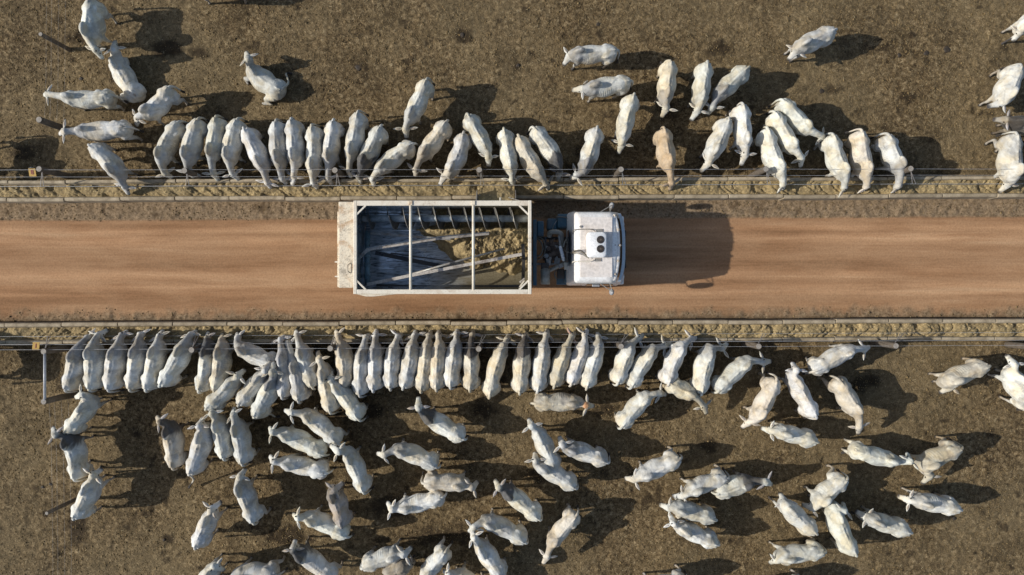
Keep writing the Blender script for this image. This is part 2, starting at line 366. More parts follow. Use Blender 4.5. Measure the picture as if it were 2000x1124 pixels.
def mesh_np(name, co, f, smooth=True):
    me = bpy.data.meshes.new(name); f = np.asarray(f); k = f.shape[1]
    me.vertices.add(len(co)); me.vertices.foreach_set('co', np.ascontiguousarray(co, dtype=np.float32).reshape(-1))
    me.loops.add(f.size); me.loops.foreach_set('vertex_index', np.ascontiguousarray(f, dtype=np.int32).reshape(-1))
    me.polygons.add(len(f)); me.polygons.foreach_set('loop_start', np.arange(0, f.size, k, dtype=np.int32))
    me.update(calc_edges=True)
    if smooth: me.polygons.foreach_set('use_smooth', np.ones(len(f), bool))
    return me

SL = 0.0036            # the alley runs a fifth of a degree off the picture's horizontal
def line_y(px0, py0, z):    # world Y at X=0 for a line passing through pixel (px0,py0) at height z
    p = wp(px0, py0, z); return p.y - SL * p.x
YT_OUT = line_y(900, 390.5, 0.5); YT_IN = line_y(900, 348.5, 0.5)
YB_OUT = line_y(900, 627.5, 0.5); YB_IN = line_y(900, 669.0, 0.5)

# ------------------------------------------------------------------ ground and road
WET_SHADE = [(775, 985, 1.1, .45), (560, 1045, .9, .4), (700, 930, .5, .35), (720, 805, .6, .35), (1180, 800, .5, .3), (975, 745, .5, .3), (945, 800, .6, .3), (1150, 295, .7, .3),
       (1700, 745, .4, .3), (330, 95, .6, .4), (250, 590, .0, .0), (45, 300, .5, .3), (1300, 215, .4, .35), (740, 620, 0, 0), (905, 70, .35, .3), (700, 130, .2, .15), (1010, 130, .2, .2),  # left-edge entry paints the unseen steer's cast shadow as dark soil
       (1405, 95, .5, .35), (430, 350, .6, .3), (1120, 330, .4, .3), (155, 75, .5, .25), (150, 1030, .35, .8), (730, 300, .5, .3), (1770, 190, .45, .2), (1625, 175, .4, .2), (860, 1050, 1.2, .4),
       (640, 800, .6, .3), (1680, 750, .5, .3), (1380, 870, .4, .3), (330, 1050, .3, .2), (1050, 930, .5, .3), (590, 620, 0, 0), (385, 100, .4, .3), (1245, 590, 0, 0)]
def wet_shade(X, Y):
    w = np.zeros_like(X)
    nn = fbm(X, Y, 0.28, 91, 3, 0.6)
    for px, py, rx, ry in WET_SHADE:
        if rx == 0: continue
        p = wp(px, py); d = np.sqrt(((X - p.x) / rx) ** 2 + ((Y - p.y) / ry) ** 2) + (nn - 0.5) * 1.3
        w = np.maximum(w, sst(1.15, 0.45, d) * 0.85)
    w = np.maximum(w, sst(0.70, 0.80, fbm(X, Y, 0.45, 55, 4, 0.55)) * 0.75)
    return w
def ground_z(X, Y):
    z = (fbm(X, Y, 0.9, 3, 3) - 0.5) * 0.04 + (fbm(X, Y, 0.16, 11, 3, 0.6) - 0.5) * 0.055
    w = wet_shade(X, Y); z = z + w * (vnoise(X, Y, 0.13, 77) - 0.45) * 0.09
    inside = (Y < YT_OUT + SL * X + 0.25) & (Y > YB_OUT + SL * X - 0.25)
    z = np.where(inside, -0.06, z)
    # flattened strip just behind the bunks
    return np.where(np.abs(X) > 22, z * 0.3, z)
cx = np.arange(-21, 21.001, 0.055); far = np.array([-900, -300, -120, -60, -35, -25])
xs = np.concatenate([far, cx, -far[::-1]])
cy = np.arange(-13.5, 13.501, 0.055); farY = np.array([-900, -300, -120, -60, -30, -18]); ys = np.concatenate([farY, cy, -farY[::-1]])
g = grid_obj("ground", xs, ys, ground_z, 'ground', {'wet': wet_shade}); tag(g, kind='structure')

def verge(X, Y):
    Yc = Y - SL * X
    top = 2.335; bot = -0.83                # red surface between these
    n = (fbm(X, Y, 0.8, 21, 4) - 0.5) * 0.22; n2 = (fbm(X, Y, 0.35, 27, 4, 0.6) - 0.5) * 0.55
    a = sst(top - 0.05, top + 0.03, Yc + n * 0.25); b = sst(bot + 0.22, bot - 0.22, Yc + n2)
    return np.clip(np.maximum(a, b), 0, 1)
def track(X, Y):
    Yc = Y - SL * X; t = 0
    for c, w in ((1.95, .10), (1.62, .16), (0.45, .2), (0.02, .13), (-0.2, .08)):
        cc = c + 0.06 * (vnoise(X, Y * 0, 3.0, int(c * 100) + 300) - 0.5)
        t = np.maximum(t, np.exp(-((Yc - cc) / w) ** 2) * (0.35 + 0.65 * vnoise(X * 0.35, Y, 0.5, 44)))
    return t * (1 - verge(X, Y))
def dark_soil(X, Y):
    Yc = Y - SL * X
    return (sst(YB_OUT + 0.14, YB_OUT + 0.01, Yc + (fbm(X, Y, .3, 61, 3) - .5) * 0.14) * 0.8 + 0.75 * sst(0.70, 0.78, fbm(X, Y, .3, 66, 4, .6)) * verge(X, Y)).clip(0, 1)  # darker along the lower trough's foot and in random verge spots
def road_z(X, Y):
    v = verge(X, Y)
    z = 0.012 + (fbm(X * 0.06, Y, 0.25, 31, 3) - 0.5) * 0.03 * (1 - v) + v * ((fbm(X, Y, 0.14, 37, 3, 0.6) - 0.42) * 0.085 + 0.01)
    return z
rx = np.concatenate([-np.array([900, 300, 120, 60, 35, 25.]), np.arange(-21, 21.001, 0.05), np.array([25, 35, 60, 120, 300, 900.])])
def road_obj():
    t = np.linspace(0, 1, 86)
    X, T = np.meshgrid(rx, t, indexing='ij'); Y = (YB_OUT - 0.06) * (1 - T) + (YT_OUT + 0.06) * T + SL * X
    Z = road_z(X, Y); nx, ny = X.shape; idx = np.arange(nx * ny).reshape(nx, ny)
    f = np.stack([idx[:-1, :-1], idx[1:, :-1], idx[1:, 1:], idx[:-1, 1:]], -1).reshape(-1, 4)
    me = mesh_np("road", np.stack([X, Y, Z], -1).reshape(-1, 3), f)
    for k, fn in (('verge', verge), ('track', track), ('damp', dark_soil)):
        a = me.attributes.new(k, 'FLOAT', 'POINT'); a.data.foreach_set('value', np.ascontiguousarray(fn(X, Y).reshape(-1).astype(np.float32)))
    me.materials.append(M['road']); o = bpy.data.objects.new("road", me); COL.objects.link(o); tag(o, kind='structure')
road_obj()

# ------------------------------------------------------------------ feed troughs, one precast piece at a time
def trough_piece(x0, x1, yo, yi, side, idx, label):
    """profile across the bunk: outer lip on the road side, floor, low lip on the pen side"""
    s = 1 if yi > yo else -1; w = abs(yi - yo)
    prof = [(0.0, 0.0), (0.0, 0.50), (0.025, 0.535), (0.105, 0.535), (0.125, 0.515), (0.19, 0.22), (w - 0.17, 0.20), (w - 0.105, 0.455), (w - 0.09, 0.47), (w - 0.02, 0.47), (w, 0.45), (w + 0.02, 0.0)]
    rings = []
    rnd = random.Random(idx * 31 + (7 if side == 'upper' else 0)); dz = rnd.uniform(-.012, .012); dy = rnd.uniform(-.022, .022)
    for x in (x0 + 0.012, x1 - 0.012):
        rings.append([Vector((x, yo + s * p + SL * x + dy, z + dz)) for p, z in prof])
    mb = MB().loft(rings); c = Vector(((x0 + x1) / 2, (yo + yi) / 2, 0))
    o = mb.build("feed_trough", 'concrete', None, bevel=0.012, origin=c)
    tag(o, label, "feed trough", "concrete feed trough pieces along the %s side of the road" % side)
JT = [-205, -95, 14, 126, 235, 342, 448, 557, 665, 775, 883, 992, 1101, 1209, 1317, 1423, 1530, 1633, 1735, 1840, 1947, 2054, 2162]
JB = [-210, -100, 10, 121, 231, 338, 444, 553, 663, 773, 880, 990, 1098, 1207, 1314, 1422, 1529, 1632, 1735, 1840, 1945, 2052, 2160]
def ordn(i):
    return {1: 'first', 2: 'second', 3: 'third', 4: 'fourth', 5: 'fifth', 6: 'sixth', 7: 'seventh', 8: 'eighth', 9: 'ninth', 10: 'tenth', 11: 'eleventh', 12: 'twelfth', 13: 'thirteenth', 14: 'fourteenth', 15: 'fifteenth',
            16: 'sixteenth', 17: 'seventeenth', 18: 'eighteenth', 19: 'nineteenth', 20: 'twentieth', 21: 'twenty-first', 22: 'twenty-second', 23: 'twenty-third', 24: 'twenty-fourth', 25: 'twenty-fifth', 26: 'twenty-sixth', 27: 'twenty-seventh', 28: 'twenty-eighth', 29: 'twenty-ninth', 30: 'thirtieth'}[i]
for k in range(1, len(JT) - 2):
    lab = "beige concrete trough piece on the far side of the truck, %s from the left" % ordn(k)
    if k == 10: lab = "concrete trough piece directly beneath the truck's feed chute"
    trough_piece(wp(JT[k], 0, .5).x, wp(JT[k + 1], 0, .5).x, YT_OUT, YT_IN, 'upper', k, lab)
for k in range(1, len(JB) - 2):
    trough_piece(wp(JB[k], 0, .5).x, wp(JB[k + 1], 0, .5).x, YB_OUT, YB_IN, 'lower', k, "beige concrete trough piece along the longer lower cattle row, %s from the left" % ordn(k))

def feed_strip(name, yo, yi, label, seed, low_px):
    s = 1 if yi > yo else -1; w = abs(yi - yo)
    xs_ = np.arange(-17.3, 17.3, 0.028); t = np.linspace(0, 1, 26)
    X, T = np.meshgrid(xs_, t, indexing='ij'); Y = yo + s * (0.125 + T * (w - 0.222)) + SL * X
    l1 = vnoise(X, Y, 0.30, seed); l2 = fbm(X, Y, 0.07, seed + 3, 3, 0.7)
    ridge = 1 - np.abs(2 * vnoise(X + 0.25 * np.sin(Y * 6), Y * 0.55, 0.22, seed + 5) - 1)
    lvl = 0.405 + 0.035 * vnoise(X, Y * 0, 1.4, seed + 9)
    for p0, p1, d in low_px:
        a = wp(p0, 0, .4).x; b = wp(p1, 0, .4).x; lvl = lvl - d * sst(a - .3, a + .2, X) * sst(b + .3, b - .2, X)
    Z = lvl + (l1 - 0.5) * 0.13 + (l2 - 0.5) * 0.085 - 0.17 * np.clip(ridge - 0.66, 0, 1)
    Z = Z + 0.04 * np.sin(T * np.pi) - 0.02
    Z = np.where((T < 0.06) | (T > 0.95), np.minimum(Z, 0.45), Z)
    nx, ny = X.shape; idx = np.arange(nx * ny).reshape(nx, ny)
    f = np.stack([idx[:-1, :-1], idx[1:, :-1], idx[1:, 1:], idx[:-1, 1:]], -1).reshape(-1, 4)
    me = mesh_np(name, np.stack([X, Y, Z], -1).reshape(-1, 3), f); me.materials.append(M['feed'])
    o = bpy.data.objects.new(name, me); COL.objects.link(o); tag(o, label, "feed", kind='stuff')
feed_strip("feed", YT_OUT, YT_IN, "loose yellow silage heaped along the trough beside the truck", 501, [(-80, 300, .10)])
feed_strip("feed", YB_OUT, YB_IN, "loose yellow silage heaped along the lower trough", 601, [(-80, 180, .06)])

# ------------------------------------------------------------------ fences
def fence(name, label, posts, wires, brackets, rail=None):
    root = empty(name, (posts[0][0].x, posts[0][0].y, 0)); tag(root, label, "wire fence", "wire fences of the pens")
    for i, (p, h, r) in enumerate(posts):
        rnd = random.Random(i * 5 + len(label)); lean = Vector((rnd.uniform(-.04, .04), rnd.uniform(-.03, .03), 0))
        b = Vector((p.x, p.y, -0.15)); t = Vector((p.x, p.y, h)) + lean * 0
        part(MB().tube([b - lean, (b + t) / 2 + lean * .3, t - Vector((0, 0, .012)), t], [r * 1.06, r, r * 0.97, r * 0.88], 16), "post", 'wood', root, smooth=False)
        pp = [o_ for o_ in COL.objects if o_.parent is root][-1]
        part(MB().tube([t - Vector((0, 0, .004)), t + Vector((0, 0, .004))], r * .84, 16), "cut_end", 'woodend', root).parent = pp
    for path, r in wires:
        pts = []
        for a, b in zip(path[:-1], path[1:]):
            n = 8
            for k in range(n):
                t = k / n; q = a.lerp(b, t); q.z -= 0.06 * 4 * t * (1 - t) * min(1, (b - a).length / 5); pts.append(q)
        pts.append(path[-1]); part(MB().tube(pts, r, 6), "wire", 'wire', root, smooth=True)
    for a, b in brackets:
        part(MB().tube([a, b], 0.011, 6), "stay_rod", 'wire', root)
    if rail: part(MB().tube(rail, 0.04, 12), "top_rail", 'railgrey', root, smooth=True)
    return root
# upper bunk fence
PX_T = [-205, 76, 360, 654, 936, 1213, 1496, 1779, 2062]
posts = []; br = []
for px in PX_T:
    py = 334.5 - 0.0026 * px + (0 if px > 100 else -4); t = wp(px, py, 1.5); posts.append((Vector((t.x, t.y, 0)), 1.5, .10))
    f3 = wp(px + 3, 364 - 0.0028 * px, .75)
    br.append((Vector((t.x + .05, t.y - .08, 1.42)), f3)); br.append((Vector((t.x + .05, t.y - .08, 1.42)), f3 + Vector((.11, 0, 0))))
def hw(py0, py1, z):
    return [wp(px, py0 + (py1 - py0) * px / 2000, z) for px in (-205, 76, 360, 654, 936, 1213, 1496, 1779, 2062)]
fence("wire_fence", "wire fence with thick wooden posts above the trough beside the truck", posts,
      [(hw(332, 330, 1.42), .005), (hw(346, 342, 1.1), .005), (hw(364.5, 359, .75), .008)], br)
# lower bunk fence
PX_B = [-196, 85, 374, 645, 935, 1213, 1482, 1750, 2030]
posts = []; br = []
for px in PX_B:
    t = wp(px, {85: 687, 374: 684, 645: 681, 935: 682, 1213: 677, 1482: 677, 1750: 676}.get(px, 680), 1.5); posts.append((Vector((t.x, t.y, 0)), 1.5, .10))
    f3 = wp(px + 8, 657.5 - 0.003 * px, .75)
    br.append((Vector((t.x, t.y + .08, 1.42)), f3)); br.append((Vector((t.x, t.y + .08, 1.42)), f3 + Vector((.1, 0, 0))))
hwb = lambda a, b, z: [wp(px, a + (b - a) * px / 2000, z) for px in PX_B]
fence("wire_fence", "wire fence with thick wooden posts beside the long lower cattle row", posts,
      [(hwb(658, 650, .75), .005), (hwb(674, 665, 1.15), .007), (hwb(684, 675, 1.42), .005)], br)
# dividing fences at the left
def cross(pp, label, rail=None):
    ps = [(Vector((wp(x, y, 1.5).x, wp(x, y, 1.5).y, 0)), 1.5, r) for x, y, r in pp]
    ws = []
    for z in (.45, .8, 1.15, 1.4):
        ws.append(([Vector((p.x + .11, p.y, z)) for p, _, _ in ps], .0014))
    return fence("wire_fence", label, ps, ws, [], rail)
cross([(76, 234, .105), (79, 67, .07), (79, -110, .07)], "dividing wire fence beside the lying steer, left of the upper pen")
a = wp(85, 691, 1.5); b = wp(85, 783, 1.5)
cross([(85, 785, .10), (91, 1003, .06), (91, 1200, .07)], "dividing wire fence with a pale grey top rail, left of the lower pen",
      rail=[Vector((a.x + .02, a.y, 1.47)), Vector((b.x + .02, b.y, 1.47))])

# yellow number tags
def number_tag(px, py, z, txt, label, tilt):
    c = wp(px, py, z); root = empty("number_tag", (c.x, c.y, z - .15)); tag(root, label, "tag", "yellow number tags")
    mt = Matrix.Rotation(tilt, 3, 'X')
    mb = MB(); mb.box(c, (.225, .25, .012), rx=tilt)
    part(mb, "plate", 'yellow', root, bevel=.003)
    cu = bpy.data.curves.new("t", 'FONT'); cu.body = txt; cu.size = .19; cu.extrude = .004; cu.align_x = 'CENTER'; cu.align_y = 'CENTER'; cu.offset = .006
    to = bpy.data.objects.new("t", cu); COL.objects.link(to); bpy.context.view_layer.update()
    me = bpy.data.meshes.new_from_object(to.evaluated_get(bpy.context.evaluated_depsgraph_get())); bpy.data.objects.remove(to)
    mb = MB(); mb.add([mt @ (v.co + Vector((0, 0, .009))) + c for v in me.vertices], [tuple(p.vertices) for p in me.polygons])
    part(mb, "numeral", 'red', root)
    part(MB().tube([c + mt @ Vector((-.1, .13, 0)), c + Vector((0, .16, .06)), c + mt @ Vector((.1, .13, 0))], .004, 5), "hanger", 'wire', root)
number_tag(63.3, 337.3, 1.3, "8", "yellow tag by the post at the start of the upper trough", R_(14))
number_tag(70.3, 676.5, 1.3, "1", "yellow tag by the corner post at the lower trough", R_(-8))

# ------------------------------------------------------------------ feed mixer truck
TR = empty("feed_mixer_truck", (-0.6, 1.2, 0)); tag(TR, "white cab feed mixer truck with open hopper unloading silage on the road", "truck")
def T(mb, name, mat, parent=TR, **k):
    if parent is TR: return part(mb, name, mat, TR, **k)
    loc = Vector(TR.location); mb.v = [tuple(Vector(v) - loc) for v in mb.v]; return mb.build(name, mat, parent, **k)
ZR = 3.26; X0, X1, Y0, Y1 = -4.63, 0.57, -0.19, 2.54
# hopper shell, inner profile thickened outwards
prof = [(-.09, 3.2), (-.06, 2.4), (.08, 1.86), (.42, 1.50), (.85, 1.38), (1.25, 1.46), (1.55, 1.68), (1.70, 1.95), (1.76, 2.06), (1.86, 1.98), (2.05, 1.94), (2.28, 1.98), (2.42, 2.15), (2.44, 3.2)]
def dense(pr, k=5):
    o = []
    for i in range(len(pr) - 1):
        p0 = pr[max(i - 1, 0)]; p1 = pr[i]; p2 = pr[i + 1]; p3 = pr[min(i + 2, len(pr) - 1)]
        for j in range(k):
            t = j / k
            o.append(tuple(0.5 * ((2 * p1[a]) + (-p0[a] + p2[a]) * t + (2 * p0[a] - 5 * p1[a] + 4 * p2[a] - p3[a]) * t * t + (-p0[a] + 3 * p1[a] - 3 * p2[a] + p3[a]) * t ** 3) for a in (0, 1)))
    o.append(pr[-1]); return o
inn = dense(prof); ctr = (1.17, 2.4)
out = [(y + (-.035 if y < ctr[0] else .035), z - .03 if z < 2.2 else z) for y, z in inn]
ring = inn + out[::-1]
T(MB().loft([[Vector((x, y, z)) for y, z in ring] for x in (X0 + .09, X1 - .07)]), "hopper_shell", 'tub', smooth=False)
for nm, xa, xb in (("end_wall", X0 + .04, X0 + .088), ("end_wall", X1 - .068, X1 - .02)):
    pl = [(-.13, 3.2), (-.1, 2.3), (.1, 1.72), (.5, 1.36), (.9, 1.3), (1.4, 1.42), (1.8, 1.8), (2.2, 1.88), (2.47, 2.1), (2.48, 3.2)]
    T(MB().loft([[Vector((x, y, z)) for y, z in pl] for x in (xa, xb)]), nm, 'steel')
# outside skirt panels (cream)
for ya, yb in ((Y0 + .03, .35), (Y1 - .03, 2.1)):
    T(MB().add([(X0 + .05, ya, 3.17), (X1 - .05, ya, 3.17), (X1 - .05, ya, 1.45), (X0 + .05, ya, 1.45), (X0 + .05, ya + (.02 if yb > ya else -.02), 3.17), (X1 - .05, ya + (.02 if yb > ya else -.02), 3.17), (X1 - .05, ya + (.02 if yb > ya else -.02), 1.45), (X0 + .05, ya + (.02 if yb > ya else -.02), 1.45)],
        [(0, 1, 2, 3), (7, 6, 5, 4), (0, 4, 5, 1), (1, 5, 6, 2), (2, 6, 7, 3), (3, 7, 4, 0)]), "side_panel", 'cream')
# rim
rim = MB(); rim.bb(X0 + .1, X1 - .1, Y1 - .15, Y1, 3.18, ZR); T(rim, "rim_beam", 'cream', bevel=.012)
T(MB().bb(X0 + .1, X1 - .1, Y0, Y0 + .135, 3.18, ZR), "rim_beam", 'cream', bevel=.012)
T(MB().bb(X0, X0 + .1, Y0 - .003, Y1 + .003, 3.18, ZR + .003), "rim_beam", 'cream', bevel=.012)
T(MB().bb(X1 - .1, X1, Y0 - .003, Y1 + .003, 3.18, ZR + .003), "rim_beam", 'cream', bevel=.012)
for sx, sy in ((0, 0), (0, 1), (1, 0), (1, 1)):
    cxx = X1 - .09 if sx else X0 + .09; cyy = Y1 - .14 if sy else Y0 + .125; dx = -1 if sx else 1; dy = -1 if sy else 1
    T(MB().beam((cxx, cyy + dy * .27, 3.225), (cxx + dx * .27, cyy, 3.225), .05, .05), "corner_brace", 'cream', bevel=.006)
for px in (802, 924.5):
    x = wp(px, 0, 3.24).x
    mb = MB().tube([(x, Y0 + .12, 3.235), (x, Y1 - .02, 3.235)], .042, 14)
    T(mb, "cross_bar", 'cream', smooth=True)
    T(MB().box((x, Y1 - .075, 3.275), (.11, .13, .03)), "bar_bracket", 'rusty', bevel=.006)
# rear housing
xa = wp(661.5, 0, 3.12).x; ya = wp(0, 562.5, 3.12).y; yb = wp(0, 394.5, 3.12).y
hs = MB().bb(xa, X0 - .004, ya, yb, 1.5, 3.14); rh = T(hs, "rear_housing", 'rusty', bevel=.02)
T(MB().bb(xa - .06, xa - .003, ya + .02, yb - .28, 3.0, 3.05), "rear_ledge", 'rusty', bevel=.006)
for py in (512, 540.5):
    q = wp(660, py, 3.05); T(MB().tube([(xa, q.y, 3.05), (xa - .13, q.y, 3.05)], [.035, .014], 8), "hook", 'cream')
q0 = wp(680, 514, 3.16); q1 = wp(680, 534, 3.16)
T(MB().tube([(q0.x + .07, q0.y, 3.15), (q0.x, q0.y - .06, 3.2), (q0.x, q1.y + .06, 3.2), (q0.x + .07, q1.y, 3.15)], .011, 8), "handle", 'darkbar', parent=rh)
# discharge side: rear fender bulge
T(MB().loft([[Vector((x, y, z)) for x, y in ((X0 + .05, Y0 - .002), (X0 + .35, Y0 - .075), (X0 + .55, Y0 - .075), (X0 + 1.25, Y0 - .002))] for z in (2.85, 3.13)]), "side_flare", 'cream', bevel=.01)
# auger
AY, AZ, AR = 2.10, 2.36, .335
xl, xr = wp(704, 0, AZ).x, wp(1031, 0, AZ).x
T(MB().tube([(xl, AY, AZ), (xl + .28, AY, AZ)], .11, 20), "auger_collar", 'bar', smooth=True)
shaft = T(MB().tube([(xl + .25, AY, AZ), (xr - .3, AY, AZ)], .108, 24), "auger_shaft", 'shaft', smooth=True)
T(MB().tube([(xr - .45, AY, AZ), (xr, AY, AZ)], .115, 20), "auger_collar", 'tank', smooth=True)
def flight(xs0, turns, pitch, hand, ph0):
    rings = []; n = int(abs(turns) * 28)
    for i in range(n + 1):
        a = ph0 + hand * 2 * math.pi * i / 28; x = xs0 + pitch * i / 28
        c, s = math.cos(a), math.sin(a)
        rings.append([Vector((x - .006, AY + c * .1, AZ + s * .1)), Vector((x - .004, AY + c * AR, AZ + s * AR)), Vector((x + .004, AY + c * AR, AZ + s * AR)), Vector((x + .006, AY + c * .1, AZ + s * .1))])
    return MB().loft(rings)
px0 = wp(761, 0, 2.6).x; pitch = 30.1 * (H - 2.5) / F
T(flight(px0 - pitch * .25, 8.6, pitch, 1, 0), "auger_flight", 'blade', parent=shaft)
T(MB().tube([(px0 - pitch * .25 + pitch * i / 28, AY + math.cos(2 * math.pi * i / 28) * AR, AZ + math.sin(2 * math.pi * i / 28) * AR) for i in range(int(8.6 * 28) + 1)], .011, 6), "flight_edge", 'pipe', parent=shaft, smooth=True)
T(flight(wp(716, 0, 2.6).x, 0.9, pitch * .5, 1, 0), "auger_flight", 'blade', parent=shaft)
# reel arms and bars
def pxbar(pts, w, h, name, mat, tube=False, r=.04):
    P = [wp(*p) for p in pts]; mb = MB()
    if tube: mb.tube(P, r, 12)
    else:
        for a, b in zip(P[:-1], P[1:]): mb.beam(a, b, w, h)
    return T(mb, name, mat, smooth=tube, bevel=0 if tube else .004)
pxbar([(718, 452, 2.15), (717, 505, 2.25), (718, 556, 2.45)], .16, .16, "reel_arm", 'arm', True, .085)
for py in (500, 518, 540): 
    c = wp(717.5, py, 2.3); T(MB().tube([c + Vector((0, .05, 0)), c - Vector((0, .05, 0))], .105, 16), "arm_clamp", 'arm', smooth=True)
pxbar([(1021, 478, 2.3), (1023, 506, 2.45), (1021, 560, 2.1)], .1, .12, "reel_arm", 'darkbar')
pxbar([(697, 508, 2.75), (719, 487, 2.85), (860, 465, 2.75), (955, 456, 2.45)], .10, .03, "reel_paddle", 'bar')
pxbar([(719, 484.5, 2.89), (860, 462.5, 2.79), (955, 453.5, 2.49)], .018, .10, "paddle_edge", 'steel')
pxbar([(717, 556, 2.62), (800, 539, 2.68), (1019, 497, 2.74)], .095, .07, "reel_paddle", 'bar')
pxbar([(790, 540, 2.45), (880, 514.5, 2.5), (985, 486, 2.42)], .05, .05, "reel_tube", 'pipe', True, .035)
pxbar([(733, 494, 1.95), (800, 508, 1.85), (880, 524, 1.75)], .13, .05, "reel_paddle", 'darkbar')
pxbar([(763, 495, 2.0), (890, 512, 1.85)], .04, .06, "reel_paddle", 'darkbar')
pxbar([(724, 456, 2.15), (880, 468, 2.05)], .07, .04, "reel_paddle", 'pipe')
pxbar([(735, 557, 1.95), (860, 561, 1.9), (1016, 559, 2.0)], .07, .05, "reel_paddle", 'darkbar')
pxbar([(1014, 563, 2.5), (1024, 548, 2.5)], .05, .05, "reel_link", 'cream'); pxbar([(1015, 552, 2.5), (1025, 544, 2.52)], .05, .05, "reel_link", 'bar')
# feed inside the hopper
def tubz(Y): return np.interp(Y, [p[0] for p in inn], [p[1] for p in inn])
def feed_pile():
    xs_ = np.arange(-4.45, .5, .022); ys_ = np.arange(-.05, 2.42, .022)
    X, Y = np.meshgrid(xs_, ys_, indexing='ij')
    base = tubz(Y)
    m = sst(-2.5, -1.2, X + 0.7 * (fbm(X, Y, .5, 71, 3) - .5) + (Y - 1.2) * .9) * sst(.40, .9, Y + .5 * (fbm(X, Y, .4, 73, 3) - .5) + .12 * X)
    lum = vnoise(X, Y, .26, 81) * .20 + vnoise(X, Y, .12, 82) * .15 + fbm(X, Y, .07, 83, 3, .75) * .26 - .08
    Z = base - .05 + m * (.56 + lum * .8 - (base - 1.38) * .85)
    au = sst(1.72, 1.9, Y); Z = np.where(Y > 1.72, base - .03 + sst(-2.9, -1.2, X) * (.03 + .16 * fbm(X, Y, .1, 85, 3)), Z)
    Z = Z + sst(-3.3, -2.0, X) * sst(1.55, 1.68, Y) * sst(1.95, 1.78, Y) * (.10 + lum * .5)
    nx, ny = X.shape; idx = np.arange(nx * ny).reshape(nx, ny)
    f = np.stack([idx[:-1, :-1], idx[1:, :-1], idx[1:, 1:], idx[:-1, 1:]], -1).reshape(-1, 4)
    cen = Z.reshape(-1)[f].mean(1) - base.reshape(-1)[f].mean(1); f = f[cen > -.02]
    me = mesh_np("feed_load", np.stack([X - TR.location.x, Y - TR.location.y, Z], -1).reshape(-1, 3), f); me.materials.append(M['feed'])
    o = bpy.data.objects.new("feed_load", me); COL.objects.link(o); o.parent = TR
    tag(o, kind='stuff')
feed_pile()
# discharge chute
cxa = wp(932.5, 0, 1.6).x - .02; cxb = wp(1004.5, 0, 1.6).x + .03
ch = MB(); ch.add([(cxa, Y1 - .3, 1.72), (cxb, Y1 - .3, 1.72), (cxb, YT_OUT + .10, .98), (cxa, YT_OUT + .10, .98), (cxa, Y1 - .3, 1.69), (cxb, Y1 - .3, 1.69), (cxb, YT_OUT + .10, .95), (cxa, YT_OUT + .10, .95)],
       [(0, 1, 2, 3), (7, 6, 5, 4), (0, 4, 5, 1), (1, 5, 6, 2), (2, 6, 7, 3), (3, 7, 4, 0)])
chute = T(ch, "discharge_chute", 'steel')
for x in (cxa - .012, cxb + .012):
    pl = [(Y1 - .3, 1.66), (YT_OUT + .12, .93), (YT_OUT + .22, 1.20), (Y1 + .1, 1.98), (Y1 - .3, 2.0)]
    T(MB().loft([[Vector((xx, y, z)) for y, z in pl] for xx in (x - .01, x + .01)]), "chute_side", 'bar', parent=chute)
T(MB().tube([(cxa + .75, Y1 + .02, 2.25), (cxa + .75, Y1 + .25, 1.85)], .03, 10), "chute_cylinder", 'cream', parent=chute)
T(MB().tube([(cxa + 1.0, Y1 + .28, 1.75), (X1 + .0, Y1 + .05, 2.0)], .012, 6), "chute_rod", 'pipe', parent=chute)
xs_ = np.arange(cxa + .03, cxb - .02, .02); tt = np.linspace(0, 1, 52)
Xc, Tc = np.meshgrid(xs_, tt, indexing='ij'); Yc_ = (Y1 - .3) + Tc * (YT_IN - .16 - Y1 + .3)
slope = np.interp(Yc_, [Y1 - .3, YT_OUT + .1, YT_OUT + .35, YT_IN], [1.72, .99, .58, .46])
u_ = (Xc - cxa) / (cxb - cxa)
Zc = slope + .13 * fbm(Xc, Yc_, .13, 95, 3, .6) + .05 * np.sin(np.pi * u_) - .07 + .10 * sst(.25, .7, u_)
nx, ny = Xc.shape; idx = np.arange(nx * ny).reshape(nx, ny)
f = np.stack([idx[:-1, :-1], idx[1:, :-1], idx[1:, 1:], idx[:-1, 1:]], -1).reshape(-1, 4)
me = mesh_np("spilling_feed", np.stack([Xc, Yc_, Zc], -1).reshape(-1, 3), f); me.materials.append(M['feed'])
o = bpy.data.objects.new("spilling_feed", me); COL.objects.link(o); tag(o, "silage sliding off the truck's chute into the trough", "feed", kind='stuff')
